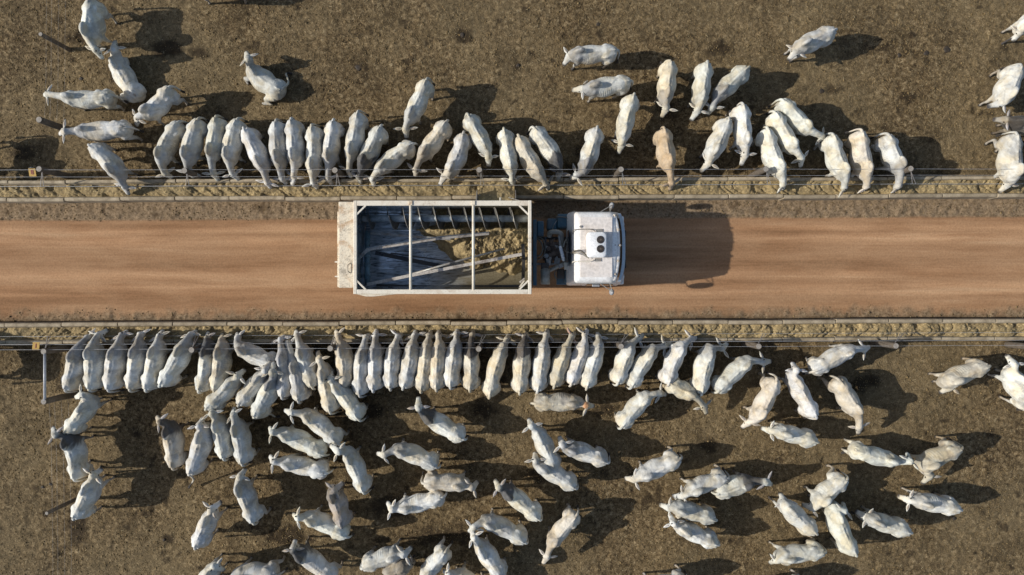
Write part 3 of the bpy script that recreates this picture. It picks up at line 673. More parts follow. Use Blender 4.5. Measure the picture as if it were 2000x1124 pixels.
# chassis
CYc = 1.18
for s in (-1, 1):
    T(MB().bb(-4.6, 3.3, CYc + s * .42 - .04, CYc + s * .42 + .04, .82, 1.06), "frame_rail", 'chassis', bevel=.008)
for x in (-4.3, -3.0, -1.6, -.3, .75, 1.25, 1.75):
    T(MB().bb(x - .05, x + .05, CYc - .38, CYc + .38, .86, 1.0), "crossmember", 'chassis')
for x in (-4.2, -2.6, -1.0, .2):
    T(MB().bb(x - .05, x + .05, .1, 2.2, 1.12, 1.30), "hopper_support", 'blue')
def wheel(x, y, w=.30, dual=False):
    r = .52; segs = []
    for k, yy in enumerate(([y] if not dual else [y - .17, y + .17])):
        pr = [(-w / 2, .60), (-w / 2, .90), (-w / 2 + .03, .985), (-w / 2 + .08, 1.0), (w / 2 - .08, 1.0), (w / 2 - .03, .985), (w / 2, .90), (w / 2, .60)]
        rings = []
        for i in range(36):
            a = 2 * math.pi * i / 36; rings.append([Vector((x + r * q * math.cos(a), yy + d, r + r * q * math.sin(a))) for d, q in pr])
        rings.append(rings[0]); mb = MB().loft(rings, cap=False)
        tyre = T(mb, "wheel", 'rubber', smooth=False)
        mb = MB(); mb.tube([(x, yy - w / 2 + .03, r), (x, yy - w / 2 + .05, r), (x, yy + w / 2 - .05, r), (x, yy + w / 2 - .03, r)], [.30, .315, .315, .30], 28)
        mb.tube([(x, yy - w / 2 - .01, r), (x, yy + w / 2 + .01, r)], .11, 16)
        T(mb, "rim", 'rim', parent=tyre)
for x in (-3.55, -2.25): 
    wheel(x, .42, .27, True); wheel(x, 1.94, .27, True)
    T(MB().tube([(x, .3, .52), (x, 2.05, .52)], .08, 12), "axle", 'chassis')
wheel(2.65, .33); wheel(2.65, 2.05); T(MB().tube([(2.65, .3, .52), (2.65, 2.05, .52)], .07, 12), "axle", 'chassis')
# things between hopper and cab
T(MB().bb(wp(1041, 0, 1.6).x, wp(1048, 0, 1.6).x, wp(0, 558, 1.6).y, wp(0, 430, 1.6).y, 1.3, 1.75), "bulkhead", 'blue', bevel=.01)
T(MB().bb(wp(1049, 0, 1.5).x, wp(1062, 0, 1.5).x, wp(0, 462, 1.5).y, wp(0, 432, 1.5).y, 1.15, 1.55), "oil_tank", 'blue', bevel=.03)
T(MB().bb(wp(1069, 0, 1.35).x, wp(1088, 0, 1.35).x, wp(0, 449, 1.35).y, wp(0, 427, 1.35).y, .7, 1.38), "fuel_tank", 'blue', bevel=.04)
T(MB().bb(wp(1089, 0, 1.45).x, wp(1116, 0, 1.45).x, wp(0, 446, 1.45).y, wp(0, 418, 1.45).y, .8, 1.48), "fuel_tank", 'blue', bevel=.05)
T(MB().ell(wp(1121, 428, 1.75), (.16, .26, .16)), "expansion_tank", 'tank', smooth=True)
T(MB().tube([wp(1065, 524, 1.45), wp(1065, 527, 1.45), wp(1065, 554, 1.35), wp(1065, 556, 1.35)], [.10, .15, .15, .13], 24), "air_receiver", 'tank', smooth=True)
T(MB().bb(wp(1057, 0, 1.5).x, wp(1072, 0, 1.5).x, wp(0, 526, 1.5).y, wp(0, 514, 1.5).y, 1.25, 1.52), "valve_box", 'chassis', bevel=.015)
eng = T(MB().bb(wp(1062, 0, 1.4).x, 2.3, CYc - .30, CYc + .28, .72, 1.28), "engine_block", 'engine', bevel=.03)
rnd = random.Random(4)
for i in range(26):
    x = wp(rnd.uniform(1066, 1112), 0, 1.4).x; y = CYc + rnd.uniform(-.42, .42); z = 1.28 + rnd.uniform(-.02, .12)
    mb = MB()
    if i % 3 == 0: mb.tube([(x, y, z - .1), (x, y, z + .05)], rnd.uniform(.03, .09), 12)
    elif i % 3 == 1: mb.box((x, y, z), (rnd.uniform(.06, .2), rnd.uniform(.06, .22), rnd.uniform(.08, .16)), rz=rnd.uniform(-.4, .4))
    else: mb.tube([(x, y, z), (x + rnd.uniform(-.15, .15), y + rnd.uniform(-.2, .2), z + .04)], rnd.uniform(.02, .05), 10)
    T(mb, "engine_fitting", rnd.choice(['engine', 'chassis', 'engine', 'pipe', 'bar']), parent=eng, bevel=.006)
def hose(pts, r, mat='hose', name="hose", par=TR):
    P = [wp(*p) for p in pts]; path = []
    for i in range(len(P) - 1):
        p0 = P[max(i - 1, 0)]; p1 = P[i]; p2 = P[i + 1]; p3 = P[min(i + 2, len(P) - 1)]
        for j in range(6):
            t = j / 6; path.append(0.5 * ((2 * p1) + (-p0 + p2) * t + (2 * p0 - 5 * p1 + 4 * p2 - p3) * t * t + (-p0 + 3 * p1 - 3 * p2 + p3) * t ** 3))
    path.append(P[-1]); return T(MB().tube(path, r, 12), name, mat, parent=par, smooth=True)
hose([(1073, 462, 1.5), (1074, 455, 1.6), (1084, 453, 1.7), (1095, 456, 1.75), (1097, 466, 1.7), (1096, 478, 1.6)], .075, 'tank', "intake_pipe")
hose([(1092, 461, 1.75), (1094, 475, 1.85), (1095, 482, 1.9)], .04, 'pipe', "steel_pipe")
hose([(1094, 481, 1.95), (1099, 500, 1.95), (1101, 508, 1.8)], .055, 'white', "steel_pipe")
hose([(1071, 530, 1.35), (1085, 523, 1.45), (1100, 516, 1.5), (1106, 513, 1.5)], .06, 'tank', "exhaust_pipe")
T(MB().box(wp(1095, 520, 1.5), (.16, .12, .1), rz=.5), "exhaust_clamp", 'bar', bevel=.01)
hose([(1105, 513, 1.6), (1105.5, 527, 1.6)], .055, 'cream', "exhaust_stub")
hose([(1047, 466, 1.6), (1056, 472, 1.7), (1060, 485, 1.7), (1056, 498, 1.65), (1046, 502, 1.6)], .025, 'hose')
hose([(1048, 463, 1.5), (1060, 468, 1.6), (1065, 485, 1.6), (1060, 502, 1.6), (1048, 508, 1.5)], .022, 'hose')
hose([(1112, 465, 1.6), (1104, 472, 1.8), (1100, 483, 1.8)], .03, 'tank')
hose([(1086, 425, 1.52), (1095, 424, 1.56), (1108, 426, 1.55)], .02, 'hose')
hose([(1079, 448, 1.4), (1083, 438, 1.46), (1088, 431, 1.46)], .012, 'pipe')
T(MB().bb(wp(1064, 0, 1.2).x, wp(1067, 0, 1.2).x, wp(0, 513, 1.2).y, wp(0, 463, 1.2).y, 1.1, 1.25), "crossmember", 'blue')
T(MB().bb(wp(1047, 0, 1.2).x, wp(1108, 0, 1.2).x, CYc - .46, CYc - .40, 1.1, 1.22), "frame_rail", 'bar')
T(MB().bb(wp(1088, 0, 1.1).x, wp(1102, 0, 1.1).x, wp(0, 545, 1.1).y, wp(0, 526, 1.1).y, .75, 1.15), "battery_box", 'chassis', bevel=.02)
T(MB().bb(wp(1087, 0, .95).x, wp(1163, 0, .95).x, wp(0, 556.5, .95).y, wp(0, 540, .95).y, .85, .96), "side_step", 'blue', bevel=.02)
T(MB().bb(wp(1103, 0, 1.2).x, wp(1117, 0, 1.2).x, wp(0, 553, 1.2).y, wp(0, 528, 1.2).y, .6, 1.2), "mudguard", 'blue', bevel=.03)
hose([(1086, 545, 1.2), (1083, 535, 1.3), (1086, 528, 1.3), (1086, 520, 1.3)], .02, 'hose')
# cab
CY = 1.215
def outline(xb, xf, hwid, bulge, rad):
    pts = []
    # rear left corner round, counter-clockwise from above
    def arc(cx_, cy_, r, a0, a1, n=6):
        for i in range(n + 1):
            a = a0 + (a1 - a0) * i / n; pts.append((cx_ + r * math.cos(a), cy_ + r * math.sin(a)))
    arc(xb + rad * .5, CY - hwid + rad * .5, rad * .5, math.pi, 1.5 * math.pi)
    arc(xf - bulge - rad, CY - hwid + rad, rad, -math.pi / 2, -.28)
    n = 9
    for i in range(1, n):
        t = -1 + 2 * i / n; pts.append((xf - bulge * abs(t) ** 2.2 * .8, CY + t * (hwid - rad * 1.0) * 1.0))
    arc(xf - bulge - rad, CY + hwid - rad, rad, .28, math.pi / 2)
    arc(xb + rad * .5, CY + hwid - rad * .5, rad * .5, math.pi / 2, math.pi)
    return pts
lev = [(.80, 1.78, 3.50, 1.13, .10, .16), (1.10, 1.74, 3.60, 1.15, .12, .18), (1.62, 1.74, 3.59, 1.15, .13, .20), (1.80, 1.78, 3.55, 1.14, .13, .20), (2.36, 1.86, 3.30, 1.09, .09, .2), (2.47, 1.885, 3.25, 1.07, .08, .2), (2.55, 1.915, 3.19, 1.03, .08, .2), (2.595, 1.98, 3.12, .97, .08, .18), (2.61, 2.06, 3.04, .90, .1, .16), (2.615, 2.5, 2.7, .3, .02, .05)]
cabo = T(MB().loft([[Vector((x, y, z)) for x, y in outline(a, b_, c, d, e)] for z, a, b_, c, d, e in lev]), "cab", 'cab', smooth=True)
# dusty raised roof skin with lengthwise seams
for ya_, yb_ in ((CY - .90, CY - .315), (CY - .305, CY + .305), (CY + .315, CY + .90)):
    T(MB().bb(2.05, 3.02, ya_, yb_, 2.608, 2.63), "roof_panel", 'cabdusty', parent=cabo, bevel=.008)
# windscreen, visor
def band(z0, z1, t0, t1, off, thick):
    def ev(z, t):
        zz = [l_[0] for l_ in lev]; xf = np.interp(z, zz, [l_[2] for l_ in lev]); bu = np.interp(z, zz, [l_[4] for l_ in lev]); hwid = np.interp(z, zz, [l_[3] for l_ in lev]); rad = .2
        return Vector((xf - bu * abs(t) ** 2.2 * .8 - (abs(t) > .9) * .02, CY + t * (hwid - rad * .95), z))
    vs = []; n = 14
    for i in range(n + 1):
        t = t0 + (t1 - t0) * i / n
        a = ev(z0, t) + Vector((off, 0, 0)); b = ev(z1, t) + Vector((off, 0, 0)); vs += [a, b, b + Vector((thick, 0, .0)), a + Vector((thick, 0, 0))]
    return MB().loft([vs[i * 4:i * 4 + 4] for i in range(n + 1)])
ws = T(band(1.82, 2.42, -1, 1, .004, .012), "windscreen", 'glass', parent=cabo, smooth=False)
# visor arches ahead of the roof edge
def visor():
    rings = []
    for i in range(15):
        t = -1 + 2 * i / 14; x = 3.47 - .14 * abs(t) ** 3; y = CY + t * 1.04
        rings.append([Vector((x - .12, y, 2.42)), Vector((x - .03, y, 2.39)), Vector((x, y, 2.27)), Vector((x - .02, y, 2.27)), Vector((x - .12, y, 2.38))])
    return MB().loft(rings)
vis = T(visor(), "sun_visor", 'frontgrey', parent=cabo, smooth=False)
T(MB().loft([[Vector((3.27 - .13 * abs(t) ** 2.8, CY + t * 1.0, z)) for z in (2.50,)] + [Vector((3.24 - .13 * abs(t) ** 2.8, CY + t * 1.0, 2.55)), Vector((3.20 - .13 * abs(t) ** 2.8, CY + t * 1.0, 2.56)), Vector((3.18 - .13 * abs(t) ** 2.8, CY + t * 1.0, 2.50))] for t in [-1 + i / 7 for i in range(15)]]), "visor_rail", 'cab', parent=cabo)
for py in (421, 449, 479.5, 510, 536):
    dxp = {421: 1201, 449: 1208, 479.5: 1211, 510: 1208, 536: 1202}[py]
    c = wp(dxp, py, 2.58); mb = MB().ell(c, (.035, .04, .022), 10, 6); mb.box(c - Vector((0, 0, .02)), (.11, .03, .02)); T(mb, "marker_lamp", 'amber', parent=cabo)
# front panel lower, bumper, lamps
T(MB().bb(3.42, 3.66, CY - 1.12, CY + 1.12, .45, .80), "bumper", 'cab', parent=cabo, bevel=.05)
T(MB().bb(3.575, 3.615, CY - .6, CY + .6, 1.05, 1.5), "grille", 'black', parent=cabo, bevel=.01)
for s in (-1, 1):
    T(MB().ell((3.64, CY + s * .85, .64), (.05, .13, .09), 14, 8), "headlight", 'white', parent=cabo, smooth=True)
    T(MB().loft([[Vector((x, CY + s * (1.155 - .045 * (z - 1.62) / .7 + o_), z)) for x, z in ((2.3, 1.68), (3.2, 1.68), (3.05, 2.25), (2.3, 2.25))] for o_ in (0, .006)]), "side_window", 'glass', parent=cabo)
    T(MB().loft([[Vector((x, CY + s * (1.152 + o_), z)) for x, z in ((2.26, .9), (3.28, .9), (3.28, 1.62), (2.26, 1.62))] for o_ in (0, .006)]), "door", 'cab', parent=cabo)
T(MB().bb(1.735, 1.75, CY - .55, CY + .55, 1.75, 2.25), "rear_window", 'glass', parent=cabo)
# roof rail loop and AC unit
ac = empty("air_conditioner", (0, 0, 0)); ac.parent = cabo; bpy.data.objects.remove(ac)
c = wp(1165.5, 478.5, 2.8)
def rrect(cx_, cy_, hx, hy, r, z, n=6):
    o = []
    for sx, sy, a0 in ((1, 1, 0), (-1, 1, math.pi / 2), (-1, -1, math.pi), (1, -1, 1.5 * math.pi)):
        for i in range(n + 1):
            a = a0 + math.pi / 2 * i / n; o.append(Vector((cx_ + sx * (hx - r) + r * math.cos(a), cy_ + sy * (hy - r) + r * math.sin(a), z)))
    return o
hx, hy = 19.5 * (H - 2.8) / F, 25 * (H - 2.8) / F
acu = T(MB().loft([rrect(c.x, c.y, hx * .96, hy * .96, .09, 2.66), rrect(c.x, c.y, hx, hy, .10, 2.72), rrect(c.x, c.y, hx, hy, .11, 2.80), rrect(c.x, c.y, hx * .97, hy * .97, .12, 2.845), rrect(c.x, c.y, hx * .88, hy * .9, .11, 2.865)]), "air_conditioner", 'white', parent=cabo, smooth=True)
for py in (468.5, 486.5):
    q = wp(1173, py, 2.87); T(MB().tube([(q.x, q.y, 2.855), (q.x, q.y, 2.875)], .115, 28), "fan_grille", 'black', parent=acu)
    mb = MB(); mb.tube([(q.x, q.y, 2.87), (q.x, q.y, 2.885)], .035, 16)
    for k in range(5):
        rr_ = .05 + k * .014; pts = [(q.x + rr_ * math.cos(a), q.y + rr_ * math.sin(a), 2.877) for a in np.linspace(0, 2 * math.pi, 25)]; mb.tube(pts, .0025, 4)
    T(mb, "fan_guard", 'chassis', parent=acu)
hose([(1117, 516, 2.3), (1119, 512, 2.58), (1126, 511, 2.67), (1150, 511, 2.68), (1160, 508, 2.68)], .014, 'cream', "roof_rail", cabo)
hose([(1119, 458, 2.3), (1120, 451, 2.58), (1128, 448.5, 2.67), (1155, 448.5, 2.68), (1163, 453, 2.68)], .012, 'hose', "roof_rail", cabo)
T(MB().box(wp(1171, 451, 2.64), (.2, .1, .02)), "mount_foot", 'pipe', parent=acu); T(MB().box(wp(1168, 508, 2.64), (.2, .1, .02)), "mount_foot", 'pipe', parent=acu)
hose([(1103, 489, 1.9), (1115, 494, 2.3), (1124, 490, 2.75), (1135, 490, 2.8), (1143, 497, 2.75), (1149, 503, 2.72)], .022, 'hose', "cooling_hose", cabo)
hose([(1104, 491, 1.9), (1116, 495, 2.3), (1127, 493, 2.72), (1137, 494, 2.76), (1145, 500, 2.72), (1150, 505, 2.70)], .018, 'tank', "cooling_hose", cabo)
hose([(1118, 497, 2.3), (1128, 496, 2.66), (1138, 498, 2.68), (1146, 503, 2.68)], .012, 'pipe', "cooling_hose", cabo)
T(MB().tube([wp(1134, 443, 2.64), wp(1134, 443, 2.66)], .035, 12), "roof_stud", 'pipe', parent=cabo)
T(MB().tube([wp(1201.5, 479, 2.63), wp(1201.5, 479, 2.65)], .016, 10), "roof_stud", 'black', parent=cabo)
# mirrors
def mirror(px, py, sy):
    t = wp(px, py, 2.3); mb = MB()
    mb.ell((t.x, t.y, 2.02), (.07, .10, .27), 16, 12); mr = T(mb, "mirror", 'mirror', parent=cabo, smooth=True)
    yb = CY + sy * 1.07
    for dx, z0, z1 in ((-.42, 2.3, 2.28), (-.10, 2.3, 2.28), (-.05, 1.70, 1.75)):
        T(MB().tube([(t.x + dx, yb, z0), (t.x, t.y, z1)], .012, 8), "mirror_arm", 'pipe', parent=mr)
mirror(1197, 400, 1); mirror(1197, 571, -1)
c = wp(1164, 556, 2.1); bsm = T(MB().box(c, (.24, .14, .05)), "blind_spot_mirror", 'mirror', parent=cabo, bevel=.02)
T(MB().tube([c + Vector((0, .04, 0)), c + Vector((0, .2, .05))], .012, 6), "mirror_arm", 'pipe', parent=bsm)
c = wp(1201, 548, 2.0); T(MB().box(c, (.12, .1, .14), rz=.4), "blind_spot_mirror", 'cab', parent=cabo, bevel=.02)

# ------------------------------------------------------------------ cattle
ZO = {'A': (0, 0, 4.683), 'B': (0, 200, 4.683), 'C': (400, 60, 4.683), 'D': (400, 200, 4.683), 'E': (780, 120, 4.014), 'F': (1080, 60, 4.683), 'G': (1180, 160, 4.683), 'H': (1480, 160, 4.683), 'I': (1500, 0, 4.0), 'J': (1800, 180, 5.11),
      'K': (0, 600, 4.683), 'L': (380, 600, 4.683), 'N': (760, 600, 4.683), 'O': (1140, 600, 4.683), 'Q': (1540, 640, 4.324), 'S': (60, 740, 4.683), 'T': (340, 880, 4.607), 'U': (500, 760, 4.683), 'V': (680, 880, 4.607),
      'X': (920, 760, 4.683), 'Y': (1240, 840, 3.959), 'Z': (1580, 840, 4.324)}
HEAD_Z = {'f': .84, 's': 1.36, 'l': 1.06, 'd': .66, 'h': 1.62, 'w': .95}
GU = "zebu cattle feeding at the upper trough"; GL = "zebu cattle feeding at the lower trough"; GP = "loose zebu cattle in the upper pen"; GQ = "loose zebu cattle in the lower pen"
CATTLE = [
 # zone, rump, hump, poll, muzzle, mode, grey, tint, options, label, group
 ('A', (830, 5), (752, 275), (868, 450), (935, 540), 's', .3, 'w', dict(st=.1, sc=1.05), "large white steer at the top edge bending its head to the lying steer", GP),
 ('A', (1240, 875), (1010, 590), (1040, 455), (1052, 375), 'lie', .2, 'w', dict(side=1, tail=[(1290, 880, .4), (1335, 840, .2), (1320, 800, .08)]), "white steer lying on the dirt beneath the head of the large steer", GP),
 ('C', (690, 540), (415, 395), (395, 255), (376, 195), 'lie', .35, 'w', dict(side=1, bend=.03, tail=[(720, 525, .5), (762, 480, .35), (752, 425, .2), (742, 398, .12), (770, 390, .05), (800, 400, .04)]), "white steer lying alone with its tail curled out behind it", GP),
 ('A', (985, 870), (600, 880), (440, 862), (402, 870), 'l', .3, 'w', {}, "white steer walking left, directly below the lying steer at upper left", GP),
 ('A', (1540, 808), (1335, 1015), (1255, 1070), (1248, 1150), 'l', .3, 'w', {}, "white steer standing diagonally over the start of the upper feeding row", GP),
 ('B', (1140, 225), (735, 240), (590, 265), (545, 290), 's', .45, 'w', {}, "white steer facing left with its head over a thick post shadow", GP),
 ('B', (820, 400), (1020, 600), (1135, 765), (1175, 845), 'f', .5, 'w', {}, "white steer feeding alone nearest the upper left corner post", GU),
 ('B', (1615, 190), (1420, 450), (1505, 645), (1580, 695), 'f', .3, 'w', dict(bend=-.05), "white steer feeding at upper trough, second from the left of the row", GU),
 ('B', (1805, 165), (1680, 460), (1725, 635), (1775, 690), 'f', .4, 'w', dict(bend=-.05), "white steer feeding at upper trough, third from the left of the row", GU),
 ('D', (92, 145), (25, 430), (75, 645), (125, 720), 'f', .45, 'w', {}, "white steer feeding at upper trough, fourth from the left of the row", GU),
 ('D', (285, 165), (175, 460), (250, 650), (315, 715), 'f', .35, 'w', dict(bend=-.05), "white steer feeding at upper trough, fifth from the left of the row", GU),
 ('D', (360, 250), (495, 530), (570, 730), (600, 785), 'f', .35, 'w', {}, "white steer slanting down to the right in the upper row, sixth from left", GU),
 ('D', (648, 185), (655, 500), (705, 695), (748, 750), 'f', .5, 'w', {}, "white steer feeding at upper trough, seventh from the left of the row", GU),
 ('D', (788, 170), (815, 480), (812, 665), (802, 762), 'f', .15, 'w', {}, "clean white steer with wide ears, eighth from left in the upper row", GU),
 ('D', (975, 228), (970, 560), (993, 735), (1035, 790), 'f', .2, 'w', {}, "white steer feeding at upper trough, ninth from the left of the row", GU),
 ('D', (1168, 178), (1122, 480), (1125, 685), (1165, 755), 'f', .4, 'w', {}, "white steer feeding beside a thick post, just above the hopper's rear corner", GU),
 ('D', (1395, 100), (1325, 420), (1320, 615), (1335, 690), 'f', .2, 'w', {}, "white steer just right of the thick post above the hopper's rear", GU),
 ('D', (1600, 232), (1445, 520), (1412, 680), (1425, 745), 'f', .85, 'w', {}, "white steer with dark charcoal neck feeding at the upper trough", GU),
 ('D', (1888, 385), (1610, 560), (1535, 695), (1548, 770), 'f', .2, 'w', {}, "white ribbed steer reaching steeply sideways to the upper trough", GU),
 ('E', (210, 152), (85, 400), (50, 520), (58, 605), 'l', .45, 'w', {}, "white steer standing back from the upper row, casting a long lone shadow", GP),
 ('E', (362, 480), (190, 690), (130, 845), (125, 900), 'f', .5, 'c', {}, "greyish cream steer slanting down left behind the standing-back steer", GU),
 ('E', (500, 572), (430, 830), (362, 885), (315, 975), 'f', .1, 'w', {}, "clean white steer with head turned left over the upper trough", GU),
 ('E', (542, 428), (672, 640), (700, 740), (700, 830), 'l', .15, 'w', {}, "white steer pointing down right beside a thin post at the feed chute", GU),
 ('E', (822, 543), (875, 800), (885, 920), (893, 985), 'f', .15, 'w', {}, "white steer eating right at the truck's feed chute", GU),
 ('E', (940, 595), (1075, 850), (1150, 955), (1170, 1005), 'f', .3, 'c', {}, "cream-white steer feeding next to the one at the chute", GU),
 ('E', (1060, 528), (1235, 740), (1258, 865), (1232, 940), 'f', .9, 'w', {}, "white steer with a dark brown-black hump feeding above the engine", GU),
 ('E', (1550, 530), (1495, 800), (1395, 890), (1335, 925), 'f', .75, 'w', {}, "white steer with grey neck turned left, feeding above the cab", GU),
 ('F', (575, 180), (245, 195), (160, 218), (95, 322), 'l', .6, 'w', {}, "white steer with grey hump facing left, upper of the stacked pair", GP),
 ('F', (700, 462), (385, 515), (285, 530), (175, 545), 'l', .6, 'w', dict(st=.2), "white steer with grey hump striding left, lower of the stacked pair", GP),
 ('F', (1080, 285), (1040, 560), (1042, 700), (992, 795), 'l', .55, 'c', dict(tail=[(1040, 280, 1.2), (1005, 310, 1.0), (985, 290, .8)]), "cream steer with curled white tail and brownish head", GP),
 ('F', (1415, 300), (1380, 590), (1335, 715), (1260, 825), 'l', .35, 'w', {}, "white steer between the curled-tail steer and its close right neighbour", GP),
 ('F', (1785, 340), (1560, 525), (1465, 690), (1410, 775), 'l', .7, 'w', {}, "white steer with dark grey neck tucked against its left neighbour", GP),
 ('G', (270, 130), (185, 440), (168, 555), (128, 660), 'l', .15, 'w', {}, "white steer standing alone above the post right of the cab", GP),
 ('G', (552, 440), (600, 720), (620, 920), (605, 990), 'f', .3, 't', dict(fat=1.1), "tan steer feeding at the upper trough right of the truck", GU),
 ('G', (1140, 350), (1010, 620), (970, 730), (880, 825), 'l', .2, 'w', {}, "white steer facing down left beside the slightly higher upright one", GP),
 ('G', (1272, 218), (1308, 520), (1295, 650), (1252, 765), 'l', .2, 'w', dict(st=.15), "white upright steer with visible hind leg between two angled steers", GP),
 ('G', (1500, 440), (1620, 765), (1640, 930), (1640, 980), 'f', .1, 'w', {}, "white steer feeding across a leaning thick post right of the truck", GU),
 ('G', (1570, 290), (1735, 560), (1805, 690), (1798, 780), 'l', .15, 'w', {}, "white steer looking down between the two other parallel steers", GP),
 ('H', (240, 175), (455, 400), (580, 490), (620, 560), 'l', .1, 'w', {}, "white steer whose head rests over a neighbour's rump in the upper pen", GP),
 ('H', (700, 495), (822, 790), (795, 960), (788, 1000), 'f', .15, 'w', {}, "white steer feeding with another's head over its rump", GU),
 ('H', (955, 460), (1020, 780), (1000, 950), (980, 990), 'f', .2, 'c', {}, "cream-white steer second from the right end of the main upper row", GU),
 ('H', (1200, 495), (1335, 735), (1290, 950), (1250, 985), 'f', .5, 'w', {}, "white steer at the right end of the main upper row, under a post", GU),
 ('I', (520, 235), (300, 335), (232, 390), (155, 472), 'l', .35, 'w', {}, "white steer walking alone left across open dirt, upper right", GP),
 ('I', (2210, 60), (2060, 150), (1985, 235), (1912, 325), 'l', .1, 'w', dict(st=.2), "white steer cut by the right edge, topmost of those there", GP),
 ('I', (1975, 520), (1915, 730), (1840, 800), (1712, 835), 'l', .1, 'w', dict(st=.15, fat=1.1), "large white steer near the right edge facing lower left", GP),
 ('J', (1390, 330), (1040, 300), (870, 275), (710, 275), 'l', .8, 'g', {}, "grey steer with pale muzzle entering from the right edge", GP),
 ('J', (950, 430), (960, 780), (880, 905), (770, 1005), 'f', .1, 'w', dict(fat=1.15, st=.12), "broad white steer feeding at the far right of the upper trough", GU),
 ('A', (2150, -165), (1780, -155), (1650, -155), (1580, -160), 'l', .3, 'w', {}, "steer above the top edge, only its foot and shadow showing", GP),
 ('B', (-330, 300), (-370, 560), (-340, 720), (-330, 770), 'f', .3, 'w', {}, "steer beyond the left edge at the upper trough, seen as a shadow", GU),
 ('K', (-330, 720), (-310, 420), (-300, 280), (-290, 230), 'f', .3, 'w', {}, "steer beyond the left edge at the lower trough, seen as a shadow", GL),
 # lower row
 ('K', (595, 750), (635, 440), (800, 280), (850, 255), 'f', .7, 'w', dict(fat=1.1), "white steer with grey neck, first at the left of the lower row", GL),
 ('K', (810, 745), (790, 425), (890, 265), (990, 205), 'f', .45, 'w', dict(fat=1.08), "large white steer with head turned right, second in the lower row", GL),
 ('K', (985, 748), (1015, 430), (1110, 260), (1165, 215), 'f', .5, 'w', dict(fat=1.05), "white steer feeding at lower trough, third from the left of the row", GL),
 ('K', (1180, 745), (1215, 420), (1280, 255), (1330, 225), 'f', .65, 'w', {}, "white steer with speckled dark neck, fourth in the lower row", GL),
 ('K', (1325, 748), (1395, 420), (1455, 270), (1488, 210), 'f', .4, 'w', {}, "white steer feeding at lower trough, fifth from the left of the row", GL),
 ('K', (1465, 708), (1635, 405), (1740, 255), (1795, 215), 'f', .45, 'w', {}, "white steer leaning diagonally right, sixth in the lower row beside a post", GL),
 ('L', (35, 760), (95, 425), (115, 290), (120, 230), 'f', .85, 'w', {}, "white steer with black neck just right of the post, lower row", GL),
 ('L', (178, 760), (225, 425), (245, 300), (250, 248), 'f', .5, 'c', {}, "cream-bellied steer right of the black-necked steer, lower row", GL),
 ('L', (715, 520), (410, 425), (393, 285), (385, 240), 'f', .35, 'w', dict(sc=1.0), "white ribbed steer lying across the others' heads, sharply turned at the trough", GL),
 ('L', (110, 925), (310, 720), (385, 635), (462, 572), 's', .25, 'w', {}, "white steer angled up right below the turned ribbed steer", GL),
 ('L', (400, 890), (560, 660), (640, 585), (700, 490), 'h', .3, 'w', {}, "white steer with raised head, middle of three crowding behind the row", GL),
 ('L', (545, 1000), (680, 720), (705, 605), (725, 495), 'h', .75, 'w', dict(tail=[(600, 1010, 1.0), (690, 980, .6), (740, 1005, .4), (785, 1000, .3)]), "white steer with long white tail flicked to the right", GL),
 ('L', (795, 815), (790, 490), (785, 300), (820, 262), 'f', .5, 'w', {}, "white narrow steer squeezed left of two close neighbours at the lower trough", GL),
 ('L', (948, 850), (905, 555), (850, 330), (880, 300), 'f', .5, 'w', {}, "white steer with long grey neck set back slightly from the lower trough", GL),
 ('L', (1070, 722), (970, 430), (938, 265), (925, 215), 'f', .3, 'w', {}, "white steer slanting up left to the lower trough beside the long-necked one", GL),
 ('L', (1235, 950), (1165, 620), (1142, 495), (1125, 400), 's', .25, 'c', dict(fat=1.05), "white steer waiting behind the lower row with its dark tail hooked round", GL),
 ('L', (1495, 1020), (1290, 755), (1240, 670), (1248, 580), 's', .25, 'w', {}, "white steer slanting up left behind the waiting one", GL),
 ('L', (1355, 725), (1345, 410), (1312, 265), (1290, 215), 'f', .4, 'c', {}, "cream and grey steer beside the post, left of a clean white one", GL),
 ('L', (1505, 795), (1515, 450), (1565, 280), (1600, 250), 'f', .35, 'w', {}, "white steer reaching back lowest just right of the cream and grey steer", GL),
 ('L', (1630, 750), (1640, 430), (1655, 265), (1665, 205), 'f', .6, 'w', dict(fat=.92), "thin white steer with grey flank below the hopper's left bar", GL),
 ('L', (1785, 735), (1790, 430), (1860, 275), (1905, 245), 'f', .2, 'w', {}, "clean white steer below the left part of the hopper, head turned right", GL),
 ('N', (130, 730), (195, 410), (237, 265), (240, 215), 'f', .35, 'w', {}, "white steer leaning slightly right, sixth from the hanging loop on the lower fence", GL),
 ('N', (290, 757), (335, 410), (365, 270), (385, 215), 'f', .3, 'c', {}, "cream-backed steer, fifth left of the gap in the lower row", GL),
 ('N', (430, 742), (455, 410), (450, 265), (455, 215), 'f', .2, 'c', {}, "cream steer with a dark smudge on its rump, fourth left of the gap", GL),
 ('N', (560, 720), (600, 400), (618, 250), (625, 205), 'f', .45, 'w', {}, "yellow-tinged white steer, third left of the gap, ears touching its neighbour's", GL),
 ('N', (738, 747), (738, 430), (760, 260), (770, 215), 'f', .95, 'c', {}, "cream steer with a nearly black neck beside the gap in the lower row", GL),
 ('N', (920, 808), (1005, 440), (1075, 310), (1095, 250), 'f', .2, 'c', {}, "cream steer hanging back farthest just right of the gap in the lower row", GL),
 ('N', (1195, 773), (1222, 420), (1245, 275), (1260, 235), 'f', .8, 'c', {}, "cream steer with dark brown neck, second right of the gap", GL),
 ('N', (1360, 758), (1405, 420), (1438, 260), (1450, 205), 'f', .15, 'w', {}, "white steer with bright rump, third right of the gap", GL),
 ('N', (1515, 718), (1600, 430), (1668, 275), (1705, 235), 'f', .15, 'c', dict(pinkear=True), "white steer with pinkish ears, fourth right of the gap", GL),
